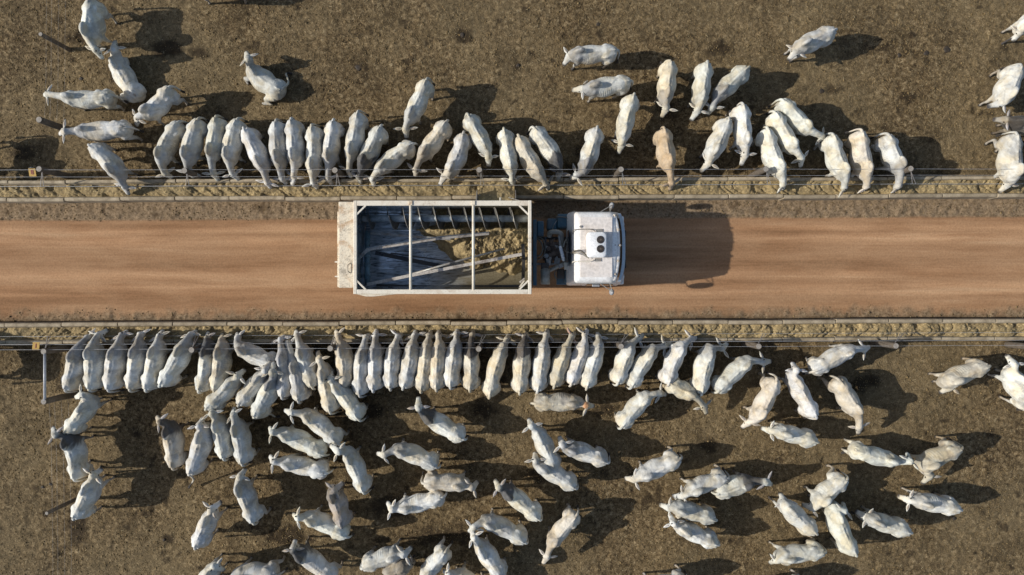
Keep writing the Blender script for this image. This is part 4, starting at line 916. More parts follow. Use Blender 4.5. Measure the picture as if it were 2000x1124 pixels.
 ('N', (1670, 698), (1785, 410), (1790, 260), (1818, 205), 'f', .1, 'w', {}, "very white steer leaning right, fifth right of the gap", GL),
 ('N', (1812, 728), (1920, 410), (1912, 280), (1905, 235), 'f', .35, 'w', {}, "greyish white steer, sixth right of the gap, nearly below the cab", GL),
 ('O', (315, 690), (395, 400), (495, 295), (550, 250), 'f', .3, 'w', {}, "white steer hiding a post stump, below the front of the cab shadow", GL),
 ('O', (445, 722), (600, 425), (725, 360), (815, 335), 'f', .45, 'w', {}, "white steer with grey shoulders and large white ear, next right of the post", GL),
 ('O', (780, 695), (870, 400), (975, 300), (1035, 280), 'f', .1, 'w', {}, "white steer standing over a crouched steer's rump at the lower trough", GL),
 ('O', (1082, 780), (1130, 440), (1260, 380), (1318, 330), 'f', .55, 'w', {}, "white grey-shouldered steer with pinned ears right of the standing-over one", GL),
 ('O', (1240, 765), (1475, 515), (1635, 505), (1715, 495), 'l', .25, 'w', {}, "white steer with flicked tail pointing right below the last row post", GL),
 ('O', (800, 705), (1000, 790), (1095, 900), (1125, 978), 'w', .3, 'c', dict(sc=.97, zp=.85), "cream steer walking down from beneath two feeding steers", GQ),
 ('O', (355, 1095), (550, 850), (690, 790), (755, 800), 'l', .15, 'w', {}, "white steer climbing up right, its nose at the crouched steer's rump", GQ),
 ('N', (1345, 885), (1690, 880), (1800, 900), (1875, 905), 's', .35, 'c', dict(poll=True, droop=0), "cream steer facing right with an orange poll", GQ),
 ('O', (1765, 675), (1655, 1000), (1520, 1050), (1445, 1105), 'l', .1, 'c', dict(st=.2), "large cream steer facing down left with hind leg stretched out", GQ),
 ('Q', (230, 365), (515, 200), (630, 185), (685, 165), 'l', .15, 'w', dict(st=.15), "white steer pointing up right with its head below the lower trough end", GQ),
 ('Q', (235, 750), (80, 480), (70, 365), (32, 295), 's', .2, 'w', {}, "cream-white steer pointing straight up between two larger shadows", GQ),
 ('Q', (435, 455), (605, 690), (600, 830), (590, 900), 'l', .2, 'c', dict(st=.2, fat=1.05), "cream steer facing down with the largest dark shadow to its right", GQ),
 ('Q', (1695, 335), (1420, 430), (1380, 500), (1275, 555), 'l', .15, 'c', dict(st=.15), "white steer facing left with legs stretched toward open dirt, right side", GQ),
 ('Q', (2090, 680), (1960, 440), (1915, 320), (1840, 230), 's', .1, 'w', dict(fat=1.1, st=.15), "white steer cut by the right edge in the lower pen", GQ),
 ('S', (310, 485), (490, 280), (470, 150), (400, 175), 's', .35, 'w', dict(st=.15), "white steer near the corner post with its head turned back left", GQ),
 ('S', (390, 915), (325, 600), (225, 520), (200, 440), 's', .8, 'w', dict(st=.12), "white steer with dark neck facing left, nearest the left edge", GQ),
 ('S', (1290, 810), (1245, 500), (1185, 400), (1150, 345), 's', .95, 'c', {}, "white steer with black neck standing alone facing up left", GQ),
 ('S', (1450, 870), (1560, 540), (1535, 440), (1578, 355), 's', .15, 'w', dict(tail=[(1460, 880, 1.1), (1490, 920, .7), (1470, 960, .4), (1445, 1000, .2)]), "white steer with dark tail tip trailing down, beside the black-necked one", GQ),
 ('S', (1755, 725), (1680, 440), (1655, 325), (1682, 250), 's', .4, 'w', {}, "white steer upright, left of a matching close pair", GQ),
 ('S', (1925, 775), (1845, 480), (1852, 335), (1858, 265), 's', .4, 'w', {}, "white steer upright, right of a matching close pair", GQ),
 ('S', (395, 1270), (490, 1010), (562, 890), (655, 825), 's', .15, 'w', dict(st=.1), "white steer pointing up right above a thin leaning post, lower left", GQ),
 ('T', (705, 645), (550, 375), (588, 245), (642, 165), 's', .3, 'w', dict(st=.15), "white steer pointing up left, alone in the lower left part of the pen", GQ),
 ('T', (185, 875), (275, 640), (325, 540), (430, 458), 's', .15, 'w', {}, "white steer near the bottom left pointing up right, rump bright", GQ),
 ('U', (625, 770), (280, 710), (165, 668), (125, 612), 's', .35, 'w', {}, "white steer facing left, lowest of three stacked at centre left", GQ),
 ('U', (598, 600), (255, 445), (150, 400), (122, 350), 's', .3, 'w', {}, "white steer facing up left, middle of three stacked at centre left", GQ),
 ('U', (735, 495), (475, 265), (325, 220), (260, 195), 's', .25, 'w', dict(st=.15), "large white steer facing up left, highest of three stacked at centre left", GQ),
 ('U', (975, 940), (855, 640), (760, 580), (672, 508), 'h', .25, 'w', {}, "white steer with its nose on a neighbour's rump, facing up left", GQ),
 ('T', (1500, 685), (1380, 450), (1430, 370), (1522, 288), 's', .6, 'g', dict(bend=-.08), "grey-brown steer with pale face curled over a white one's rump", GQ),
 ('T', (1535, 780), (1220, 650), (1115, 612), (1070, 575), 's', .2, 'w', {}, "white steer facing left partly beneath the grey-brown one", GQ),
 ('U', (1885, 455), (1570, 300), (1487, 180), (1485, 70), 'h', .95, 'w', {}, "white steer with black neck craned straight up", GQ),
 ('U', (1635, 715), (1330, 570), (1175, 605), (1105, 592), 's', .4, 'w', {}, "mottled grey-white steer facing left below the black-necked craning one", GQ),
 ('V', (690, 300), (1000, 325), (1110, 340), (1168, 280), 's', .2, 'c', {}, "cream-white steer facing right, touching another's rump", GQ),
 ('V', (840, 430), (510, 545), (395, 535), (350, 465), 's', .3, 'w', {}, "white steer facing left whose rump touches the right-facing one", GQ),
 ('V', (1712, 618), (1450, 410), (1362, 345), (1318, 265), 's', .9, 'w', {}, "white steer with black hump and neck facing up left, low centre", GQ),
 ('V', (1585, 828), (1290, 665), (1135, 690), (1085, 735), 's', .25, 'w', {}, "white ribbed steer facing left above another's raised head", GQ),
 ('V', (1380, 1150), (1190, 930), (1135, 790), (1105, 715), 'h', .25, 'w', {}, "white steer at the bottom edge raising its head to the ribbed one", GQ),
 ('V', (135, 1065), (400, 985), (495, 945), (575, 868), 's', .3, 'w', dict(st=.1), "white ribbed steer at the bottom edge facing right", GQ),
 ('V', (345, 1160), (490, 1075), (555, 1040), (600, 1000), 'l', .4, 'g', {}, "grey-brown steer at the bottom edge beneath the ribbed white one", GQ),
 ('V', (870, 925), (690, 1130), (640, 1220), (600, 1290), 'l', .2, 'w', dict(st=.12), "white steer at the bottom edge seen from behind, legs spread upward", GQ),
 ('V', (1200, 1310), (1000, 1180), (905, 1120), (857, 1085), 's', .3, 'w', {}, "steer at the bottom edge with only its head showing", GQ),
 ('V', (2050, 600), (1850, 830), (1795, 945), (1755, 1020), 'l', .4, 'c', {}, "cream-white steer facing down left by itself near the bottom centre", GQ),
 ('T', (1420, 1180), (1110, 990), (1068, 905), (1092, 800), 's', .85, 'w', {}, "white steer with dark neck at the bottom edge, head raised", GQ),
 ('T', (900, 1130), (575, 1125), (500, 1180), (480, 1250), 'l', .15, 'w', dict(st=.1), "white steer crossing the bottom edge with hind legs toward the middle", GQ),
 ('T', (160, 1330), (290, 1130), (355, 1045), (455, 1080), 's', .2, 'w', {}, "steer at the bottom left edge with only head and ears showing", GQ),
 ('X', (762, 735), (645, 445), (557, 348), (527, 270), 's', .15, 'w', {}, "cream-white steer facing up left, centre of the lower pen", GQ),
 ('X', (945, 905), (650, 755), (590, 660), (585, 580), 's', .35, 'w', {}, "grey-ribbed white steer below the centre one, head up", GQ),
 ('X', (1235, 670), (920, 590), (842, 520), (805, 435), 's', .6, 'w', {}, "white steer with grey neck facing up left, right of centre", GQ),
 ('X', (1905, 650), (1610, 795), (1510, 830), (1405, 818), 'l', .25, 'w', dict(st=.15), "white steer facing left on open dirt, right of the grey-necked one", GQ),
 ('Y', (715, 385), (480, 470), (385, 510), (292, 515), 'l', .15, 'w', dict(st=.15), "white steer facing left, nose to tail with a black-necked steer", GQ),
 ('Y', (650, 495), (880, 425), (1010, 400), (1060, 425), 's', 1.0, 'w', {}, "white steer with a jet black neck facing right", GQ),
 ('Y', (615, 700), (375, 620), (275, 608), (190, 578), 'l', .3, 'w', {}, "white steer facing left, upper of two with heads crossing", GQ),
 ('Y', (635, 890), (390, 800), (305, 730), (268, 650), 's', .25, 'w', {}, "white steer facing up left, lower of two with heads crossing", GQ),
 ('Y', (1400, 800), (1220, 630), (1170, 570), (1120, 485), 'l', .1, 'w', {}, "white steer facing up left between scattered shadows, lower right", GQ),
 ('Y', (1635, 390), (1465, 550), (1385, 605), (1290, 578), 'l', .1, 'w', dict(st=.2), "large white steer bending its neck down left, one hind leg stretched up", GQ),
 ('Z', (395, 1050), (235, 750), (300, 690), (290, 615), 's', .15, 'w', {}, "white steer upright with head turned right, lower right", GQ),
 ('Z', (855, 870), (600, 790), (500, 745), (392, 685), 'l', .4, 'w', {}, "white steer facing up left, right of the upright head-turning one", GQ),
 ('Z', (1280, 680), (1010, 630), (860, 600), (748, 558), 'l', .35, 'w', {}, "white steer facing left, farthest right in the lower pen's bottom part", GQ),
 ('Z', (400, 175), (720, 285), (855, 270), (830, 195), 's', .2, 'w', dict(tail=[(430, 165, 1.15), (380, 180, .9), (330, 185, .5), (270, 195, .2)]), "white steer with raised tail nose to nose with another", GQ),
 ('Z', (1290, 165), (1040, 280), (1030, 380), (955, 455), 'l', .2, 'c', dict(st=.15), "cream-grey steer facing the raised-tail steer, head lowered", GQ),
 ('Y', (1465, 955), (1200, 995), (1110, 1008), (1040, 1030), 'l', .3, 'w', dict(st=.15), "white steer facing left near the bottom right", GQ),
 ('Y', (1405, 95), (1175, 25), (1060, 10), (975, -15), 'l', .2, 'w', {}, "white steer facing left below the large stretched-leg cream one", GQ),
 ('Y', (400, 1200), (150, 1260), (60, 1270), (-10, 1290), 'l', .2, 'w', dict(st=.1), "steer below the bottom edge, only feet and shadow showing", GQ),
 ('Y', (1350, 1240), (1080, 1290), (980, 1300), (900, 1310), 'l', .2, 'w', {}, "steer below the bottom edge at right, only its shadow showing", GQ),
]

def bez(p0, p1, p2, t): return p0 * (1 - t) ** 2 + p1 * 2 * t * (1 - t) + p2 * t * t
def section(c, side, up, hwd, ht, hb, n=18, tp=1.0):
    r = []
    for k in range(n):
        a = 2 * math.pi * k / n; ca, sa = math.cos(a), math.sin(a)
        x = hwd * (abs(ca) ** .9) * (1 if ca >= 0 else -1)
        if sa >= 0: y = ht * (sa ** tp)
        else: y = -hb * (abs(sa) ** .9)
        r.append(c + side * x + up * y)
    return r
UP = Vector((0, 0, 1))
TORSO = [(-.055, 1.16, .84, .10), (-.02, 1.24, .72, .165), (.05, 1.295, .64, .215), (.14, 1.33, .60, .245), (.24, 1.345, .60, .25), (.34, 1.325, .60, .232), (.45, 1.305, .57, .262), (.58, 1.30, .53, .295), (.70, 1.305, .51, .292),
         (.82, 1.335, .52, .255), (.93, 1.365, .55, .225), (1.03, 1.34, .58, .205), (1.12, 1.27, .64, .17), (1.19, 1.17, .74, .11)]
def cow(idx, zone, Rp, Wp, Pp, Mp, mode='s', grey=0.25, tint='w', opts=None, label='', group=''):
    opts = opts or {}
    rnd = random.Random(idx * 101 + 5)
    zx, zy, zs = ZO[zone]
    cv = lambda p: (zx + p[0] / zs, zy + p[1] / zs)
    lie = mode == 'lie'
    dz = -.70 if lie else 0.0
    sc = rnd.uniform(1.0, 1.05) * opts.get('sc', 1.0)
    R = wp(*cv(Rp), 1.27 + dz); W = wp(*cv(Wp), 1.40 + dz)
    zp = opts.get('zp', HEAD_Z.get(mode, 1.0)); 
    if lie: zp = .95
    P = wp(*cv(Pp), zp); 
    zm = zp
    for _ in range(3):
        Mw = wp(*cv(Mp), zm); d = math.hypot(Mw.x - P.x, Mw.y - P.y); zm = zp - math.sqrt(max(.0, .47 ** 2 - min(d, .46) ** 2))
        zm = max(zm, .08)
    Mw = wp(*cv(Mp), zm); Mz = Mw
    hd = (Mz - P); 
    if hd.length > .54: Mz = P + hd.normalized() * .54
    Rz = Vector((R.x, R.y, 0)); Wz = Vector((W.x, W.y, 0)); L = (Wz - Rz).length
    d0 = (Wz - Rz).normalized(); sd0 = Vector((-d0.y, d0.x, 0))
    bend = opts.get('bend', rnd.uniform(-.03, .03))
    # torso is 1/.9 longer than tailhead->hump
    E = Rz + d0 * (L / .93)
    ctrl = (Rz + E) / 2 + sd0 * bend * L * 2
    turn = Vector((P.x, P.y, 0)) - Wz
    if turn.length > .2:
        t_ = turn.normalized(); E2 = E + sd0 * max(-.14, min(.14, sd0.dot(t_) * .16))
    else: E2 = E
    def tp(u):
        p = bez(Rz, ctrl, E2, u); q = bez(Rz, ctrl, E2, u + .02); d = (q - p).normalized(); return p, d, Vector((-d.y, d.x, 0))
    mb = MB(); rings = []; fat = rnd.uniform(.94, 1.07) * opts.get('fat', 1.0)
    for u, zt, zb, hwd in TORSO:
        p, d, sd = tp(u); zt2 = zt * sc + dz; zb2 = zb * sc + dz
        if lie: zb2 = max(zb2, .02); 
        wid = hwd * sc * (fat if .3 < u < .85 else (fat + 1) / 2) * (1.22 if lie else 1)
        zc = (zt2 * .55 + zb2 * .45)
        rings.append(section(p + UP * zc, sd, UP, wid, zt2 - zc, zc - zb2, 20, 1.34))
    mb.loft(rings)
    def prism_ell(u, lat, z, r):
        p, d, sd = tp(u); rot = Matrix((d, sd, UP)).transposed(); mb.ell(p + sd * lat + UP * (z * sc + dz), r, 12, 8, rot)
    # hump, hooks, pins, tail head, shoulder blades, thighs
    hs_ = rnd.uniform(.9, 1.15) * opts.get('hump', 1.0)
    prism_ell(.90, 0, 1.395, (.195 * hs_, .090 * hs_, .165 * hs_))
    prism_ell(.97, 0, 1.33, (.15, .08, .12))
    for s in (-1, 1):
        prism_ell(.245, s * .175 * sc, 1.185, (.12, .075, .06))
        prism_ell(.015, s * .09, 1.20, (.07, .045, .05))
        prism_ell(.93, s * .165 * sc, 1.02, (.14, .075, .25)) if not lie else None
        prism_ell(.12, s * .175 * sc, .90, (.19, .085, .27)) if not lie else prism_ell(.14, s * .22, 1.02, (.24, .14, .20))
    for u in (.10, .28, .45, .62, .78): prism_ell(u, 0, 1.29 + .01 * (u < .3), (.17, .030, .05))
    # neck
    pN, dN, sN = tp(.98); A = pN + UP * (1.10 * sc + dz); fw = dN
    Pn = P.copy(); mid = (A + Pn) / 2
    c1 = A + fw * .22 + UP * (.05 if Pn.z > .95 else -.02); npts = 7; nr = []; neck_pts = []
    tgt = Pn
    hdir = (Mz - P).normalized()
    for i in range(npts + 1):
        t = i / npts; p = bez(A, c1, tgt, t); q = bez(A, c1, tgt, min(1, t + .05)) - bez(A, c1, tgt, max(0, t - .05)); q.normalize()
        side = Vector((-q.y, q.x, 0)); side = side.normalized() if side.length > .2 else sN
        # blend to a stable side vector
        if side.dot(sN) < -.2: side = -side
        up2 = q.cross(side); up2 = up2 if up2.z > 0 or abs(up2.z) < .3 else -up2
        up2 = -up2 if up2.dot(UP - q * .01) < 0 and abs(q.z) < .9 else up2
        wd = (.155 * (1 - t) ** 1.6 + .090 * (1 - (1 - t) ** 1.6)) * sc; ht = (.20 * (1 - t) + .10 * t) * sc; hb = (.34 * (1 - t) ** 1.1 + .12 * t + .03) * sc
        nr.append(section(p, side, up2, wd, ht, hb, 18, 1.1)); neck_pts.append(p)
    mb.loft(nr)
    # head
    L_h = (Mz - P).length; hd = hdir
    side = Vector((-hd.y, hd.x, 0)); side = side.normalized() if side.length > .15 else sN
    upn = hd.cross(side); upn = upn if upn.z > 0 else -upn
    roll = opts.get('roll', rnd.uniform(-.15, .15)); rm = Matrix.Rotation(roll, 3, hd); side = rm @ side; upn = rm @ upn
    HS = [(-.20, .06, .05, .06), (-.10, .095, .075, .09), (.02, .112, .085, .11), (.16, .128, .085, .125), (.32, .126, .078, .125), (.48, .102, .066, .108), (.66, .082, .058, .085), (.82, .078, .052, .072), (.93, .080, .050, .066), (1.0, .068, .04, .05), (1.03, .035, .02, .03)]
    hl = max(L_h, .40)
    mb.loft([section(P + hd * (t * hl), side, upn, a_ * sc, b_ * sc, c_ * sc, 16, 1.0) for t, a_, b_, c_ in HS])
    mb.ell(P + hd * .0 + upn * .045, (.08, .08, .06), 10, 8)
    # legs
    base_pts = []
    def leg(pts, rad, flat=1.0): mb.tube(pts, rad, 12, flat)
    if not lie:
        st = opts.get('st', rnd.uniform(-.13, .13)); st2 = opts.get('st2', rnd.uniform(-.12, .12))
        for s in (-1, 1):
            a1 = st * s; a2 = st2 * s + rnd.uniform(-.03, .03)
            p, d, sd = tp(.11); o = p + sd * (s * .165 * sc)
            leg([o + UP * 1.0, o + d * .10 + UP * .80, o + d * (.12 + a1 * .2) + sd * s * .01 + UP * .66, o + d * (-.06 + a1 * .7) + UP * .46, o + d * (-.03 + a1 * .9) + UP * .26, o + d * (.0 + a1) + UP * .11, o + d * (.05 + a1) + UP * .0],
                [.15 * sc, .15 * sc, .105 * sc, .058, .042, .044, .056], 1.0)
            p, d, sd = tp(.955); o = p + sd * (s * .145 * sc)
            leg([o + UP * .95, o - d * .04 + UP * .74, o + d * (-.02 + a2 * .2) + UP * .60, o + d * (.02 + a2 * .7) + UP * .40, o + d * (.0 + a2 * .9) + UP * .22, o + d * (.01 + a2) + UP * .10, o + d * (.05 + a2) + UP * .0],
                [.12 * sc, .10 * sc, .075 * sc, .055, .038, .042, .055], 1.0)
    else:
        s = opts.get('side', -1)
        p, d, sd = tp(.14); o = p + sd * (s * .26)
        leg([o + UP * .32, o + d * .22 + sd * s * .12 + UP * .24, o + d * .34 + sd * s * .20 + UP * .12], [.16, .12, .08])
        leg([o + d * .34 + sd * s * .20 + UP * .12, o + d * .06 + sd * s * .26 + UP * .07, o + d * .30 + sd * s * .33 + UP * .05, o + d * .42 + sd * s * .34 + UP * .045], [.07, .05, .045, .05])
        p, d, sd = tp(.95); o = p + sd * (s * .18)
        leg([o + UP * .35, o + d * .10 + sd * s * .14 + UP * .20, o + d * .26 + sd * s * .2 + UP * .08], [.12, .085, .06])
        leg([o + d * .26 + sd * s * .2 + UP * .07, o + d * .02 + sd * s * .25 + UP * .05], [.055, .05])
        o = p - sd * (s * .2); leg([o + UP * .3, o + d * .2 + UP * .12, o + d * .28 + UP * .07, o + UP * .05], [.11, .08, .06, .05])
    # ---- voxel skin: one continuous surface
    me = bpy.data.meshes.new("raw"); me.from_pydata(mb.v, [], mb.f); me.update()
    bm = bmesh.new(); bm.from_mesh(me); bmesh.ops.recalc_face_normals(bm, faces=bm.faces); bm.to_mesh(me); bm.free()
    ob = bpy.data.objects.new("raw", me); COL.objects.link(ob)
    rmf = ob.modifiers.new('r', 'REMESH'); rmf.mode = 'VOXEL'; rmf.voxel_size = .027; rmf.adaptivity = 0
    smf = ob.modifiers.new('s', 'SMOOTH'); smf.factor = .6; smf.iterations = 6
    dg = bpy.context.evaluated_depsgraph_get(); ev = ob.evaluated_get(dg); m2 = ev.to_mesh()
    nv = len(m2.vertices); co = np.empty(nv * 3, np.float32); m2.vertices.foreach_get('co', co); co = co.reshape(-1, 3)
    faces = [tuple(p.vertices) for p in m2.polygons]; ev.to_mesh_clear()
    bpy.data.objects.remove(ob); bpy.data.meshes.remove(me)
    # ---- ears, eyes, horn buds, tail (thin parts the voxel skin would lose)
    ex = MB(); kinds = []
    def mark(k, n0): kinds.extend([k] * (len(ex.v) - n0))
    droop = rnd.uniform(-.30, .05); back = rnd.uniform(.0, .45)
    ear_up = UP if abs(hd.z) < .8 else upn
    ear_len = rnd.uniform(.25, .30)
    for s in (-1, 1):
        n0 = len(ex.v); bk = back + rnd.uniform(-.25, .25); dr = droop + rnd.uniform(-.2, .2)
        ax = (side * s - hd * bk * .7 + upn * dr).normalized(); nrm_ = (upn * .5 + UP + hd * .1 * s); nrm_ = (nrm_ - ax * ax.dot(nrm_)).normalized(); wv = ax.cross(nrm_).normalized(); nrm_ = wv.cross(ax)
        b0 = P + side * s * .10 * sc + upn * .02 + hd * .03
        rr = []
        for t, w_ in ((-.12, .02), (.0, .025), (.18, .045), (.40, .056), (.65, .044), (.88, .018), (1.0, .004)):
            c_ = b0 + ax * (t * ear_len) + nrm_ * (-.05 * t * t)
            rr.append([c_ + wv * (w_ * math.cos(a)) + nrm_ * (.009 * math.sin(a) - .02 * (math.cos(a) ** 2) * (w_ / .06)) for a in [2 * math.pi * k / 8 for k in range(8)]])
        ex.loft(rr); mark('ear', n0)
        n0 = len(ex.v); ex.loft([[b0 + ax * (t * ear_len) + nrm_ * (-.05 * t * t + .006) + wv * (w_ * math.cos(a)) + nrm_ * (.004 * math.sin(a)) for a in [2 * math.pi * k / 6 for k in range(6)]] for t, w_ in ((.15, .008), (.38, .024), (.6, .020), (.80, .005))]); mark('inner', n0)  # ear lining, its colour darkened for the shade inside the cup
        n0 = len(ex.v); ex.ell(P + hd * (.30 * hl) + side * s * .093 * sc + upn * .028, (.033, .033, .024), 8, 6); mark('eye', n0)
        if opts.get('horn', rnd.random() < .25):
            n0 = len(ex.v); b1 = P + side * s * .06 + upn * .07; ex.tube([b1 - upn * .03, b1 + side * s * .03 - hd * .03 + upn * .03, b1 + side * s * .05 - hd * .07 + upn * .05], [.022, .017, .006], 7); mark('eye', n0)
    n0 = len(ex.v)
    p, d, sd = tp(-.02)
    if 'tail' in opts:
        pts = [p + UP * (1.23 * sc + dz)] + [wp(zx + a / zs, zy + b / zs, z) for a, b, z in opts['tail']]
    else:
        sw = rnd.uniform(-.12, .12); zt = 1.23 * sc + dz
        pts = [p + d * .06 + UP * zt, p - d * .06 + UP * (zt - .05), p - d * .12 + sd * sw * .3 + UP * (zt - .30), p - d * .12 + sd * sw + UP * (zt - .62), p - d * .13 + sd * sw * 1.3 + UP * (zt - .88)]
        if lie: pts = [p + d * .06 + UP * zt, p - d * .12 + UP * .35, p - d * .2 + sd * .2 + UP * .05]
    path = []
    for i in range(len(pts) - 1):
        p0 = pts[max(i - 1, 0)]; p1 = pts[i]; p2 = pts[i + 1]; p3 = pts[min(i + 2, len(pts) - 1)]
        for j in range(5):
            t = j / 5; path.append(0.5 * ((2 * p1) + (-p0 + p2) * t + (2 * p0 - 5 * p1 + 4 * p2 - p3) * t * t + (-p0 + 3 * p1 - 3 * p2 + p3) * t ** 3))
    path.append(pts[-1]); nn = len(path)
    rad = [(.042 * (1 - i / nn) ** 1.5 + .017) if i < nn * .72 else (.017 + .028 * math.sin(math.pi * (i / nn - .72) / .30)) for i in range(nn)]
    rad[-1] = .005
    ex.tube(path, rad, 8); nt = len(ex.v) - n0
    kinds.extend(['tail'] * int(nt * .70) + ['switch'] * (nt - int(nt * .70)))
    # ---- coat colour, with crease shade painted in
    base = {'w': (.625, .63, .60), 'c': (.59, .55, .465), 't': (.50, .405, .295), 'g': (.34, .31, .275), 'b': (.20, .155, .12)}[tint]
    base = np.array(base) * rnd.uniform(.84, 1.08) * np.array((1, rnd.uniform(.985, 1.005), rnd.uniform(.93, 1.02)))
    gcol = np.array({'w': (.235, .235, .24), 'c': (.225, .205, .19), 't': (.40, .30, .20), 'g': (.13, .115, .10), 'b': (.10, .08, .065)}[tint])
    if grey > .75: gcol = gcol * .42
    us = np.linspace(-.05, 1.1, 24); cl = []; ku = []
    for u in us: p, d, sd = tp(u); cl.append((p.x, p.y, 1.0 + dz)); ku.append(u)
    for i, q in enumerate(neck_pts[1:]): cl.append(tuple(q)); ku.append(1.15 + .85 * (i + 1) / npts)
    for t in (.1, .3, .5, .7, .85, 1.0): q = P + hd * (t * hl); cl.append(tuple(q)); ku.append(2 + t)
    cl = np.array(cl); ku = np.array(ku)
    dd = ((co[:, None, :2] - cl[None, :, :2]) ** 2).sum(-1) + .5 * ((co[:, None, 2] - cl[None, :, 2]) ** 2)
    wg = np.exp(-(dd - dd.min(1, keepdims=True)) / .006); U = (wg * ku[None]).sum(1) / wg.sum(1)
    # soften steps
    n1 = vnoise(co[:, 0] * 1.0 + idx, co[:, 1] + co[:, 2], .22, 7) - .5; n2 = vnoise(co[:, 0] + idx * 3, co[:, 1] + co[:, 2] * 1.3, .07, 8) - .5
    Un = U + n1 * .30 + n2 * .12
    z = co[:, 2] - dz
    gm = sst(.72, .98, Un) * (1 - .75 * sst(1.85, 2.1, Un)) * min(1, grey * 1.25)
    gm = np.maximum(gm, sst(.22, -.05, Un) * grey * .35 * sst(.4, .9, n1 + .5))
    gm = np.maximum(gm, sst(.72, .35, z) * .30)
    blot = sst(.16, .34, vnoise(co[:, 0] + idx * 5, co[:, 1] + co[:, 2] * .7, .30, 17) - .5 + n2 * .25) * rnd.uniform(.1, .55)
    gm = np.maximum(gm, blot * sst(1.9, 1.6, U))
    th = np.exp(-((co[:, 0] - tp(-.01)[0].x) ** 2 + (co[:, 1] - tp(-.01)[0].y) ** 2) / .0022) * rnd.choice([0, .5, .9, 1.0]) * sst(.9, 1.1, z)
    gm = np.maximum(gm, th)
    dxy = np.sqrt(((co[:, None, :2] - cl[None, :24, :2]) ** 2).sum(-1).min(1))
    groove_shade = np.exp(-((dxy - .060 - n2 * .03) / .020) ** 2) * sst(.02, .15, U) * sst(.88, .72, U) * sst(1.12, 1.2, z) * (.45 + n1) * rnd.uniform(.3, .75)  # shade of spine grooves, hip and shoulder creases painted as dark lines
    hip_shade = np.exp(-((Un - .33) / .035) ** 2) * sst(.05, .10, dxy) * sst(.95, 1.1, z) * rnd.uniform(.1, .4)
    shoulder_shade = np.exp(-((Un - .84) / .03) ** 2) * sst(.06, .12, dxy) * sst(.8, 1.0, z) * rnd.uniform(.1, .45)
    gm = np.clip(np.maximum(gm, np.maximum(groove_shade, np.maximum(hip_shade, shoulder_shade))), 0, 1)
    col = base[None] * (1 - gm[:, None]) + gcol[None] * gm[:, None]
    if tint == 't': 
        wmask = sst(1.95, 2.2, U); col = col * (1 - .3 * wmask[:, None]) + np.array((.55, .42, .30)) * .3 * wmask[:, None]
    stain = rnd.uniform(.1, .55); sm = sst(.30, .0, Un) * sst(1.28, .9, z) * stain
    col = col * (1 - sm[:, None]) + np.array((.36, .27, .16)) * sm[:, None]
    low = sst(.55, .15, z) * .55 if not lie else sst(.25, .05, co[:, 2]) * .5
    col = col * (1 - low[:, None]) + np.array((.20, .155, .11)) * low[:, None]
    if not lie:
        hoof = sst(.10, .05, co[:, 2]); col = col * (1 - hoof[:, None]) + np.array((.025, .022, .02)) * hoof[:, None]
    mz = sst(2.80, 2.93, U + n2 * .1); col = col * (1 - mz[:, None]) + np.array((.05, .045, .045)) * mz[:, None]
    if opts.get('poll'):
        pm = np.exp(-((U - 1.97) / .12) ** 2); col = col * (1 - pm[:, None] * .8) + np.array((.55, .25, .10)) * pm[:, None] * .8
    kc = {'inner': (.33, .29, .265), 'ear': tuple(base * .95) if grey < .8 else (.36, .35, .35), 'eye': (.012, .010, .010), 'tail': tuple(base * .9), 'switch': (.035, .03, .027)}
    if opts.get('pinkear'): kc['ear'] = (.55, .36, .28)
    ec = np.array([kc[k] for k in kinds])
    allco = np.concatenate([co, np.array([tuple(v) for v in ex.v], np.float32)]); allcol = np.concatenate([col, ec])
    fs = faces + [tuple(i + nv for i in f_) for f_ in ex.f]
    pc, _, _ = tp(.5); org = np.array((pc.x, pc.y, 0), np.float32)
    m3 = bpy.data.meshes.new("zebu_cow"); m3.from_pydata((allco - org).tolist(), [], fs); m3.update()
    m3.polygons.foreach_set('use_smooth', [True] * len(m3.polygons))
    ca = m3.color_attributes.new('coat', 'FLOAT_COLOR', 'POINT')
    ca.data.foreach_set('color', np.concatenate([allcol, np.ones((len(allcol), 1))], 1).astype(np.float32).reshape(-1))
    d2 = np.array([d0.x, d0.y]); uu = (allco[:, :2] - np.array([Rz.x, Rz.y])) @ d2
    zz = allco[:, 2] - dz; rib = sst(.42 * L, .55 * L, uu) * sst(1.0 * L, .85 * L, uu) * sst(.55, .75, zz) * sst(1.30, 1.2, zz) * rnd.choice([.15, .35, .6, 1.0])
    for an, av in (('uu', uu + n1.mean() + np.concatenate([n1, np.zeros(len(allco) - nv)]) * .06), ('rib', rib)):
        at_ = m3.attributes.new(an, 'FLOAT', 'POINT'); at_.data.foreach_set('value', np.ascontiguousarray(av, dtype=np.float32))
    m3.materials.append(M['cow']); o = bpy.data.objects.new("zebu_cow", m3); COL.objects.link(o); o.location = org.tolist()
    tag(o, label, "cow", group)
    return o
for i, c in enumerate(CATTLE): cow(i, *c)

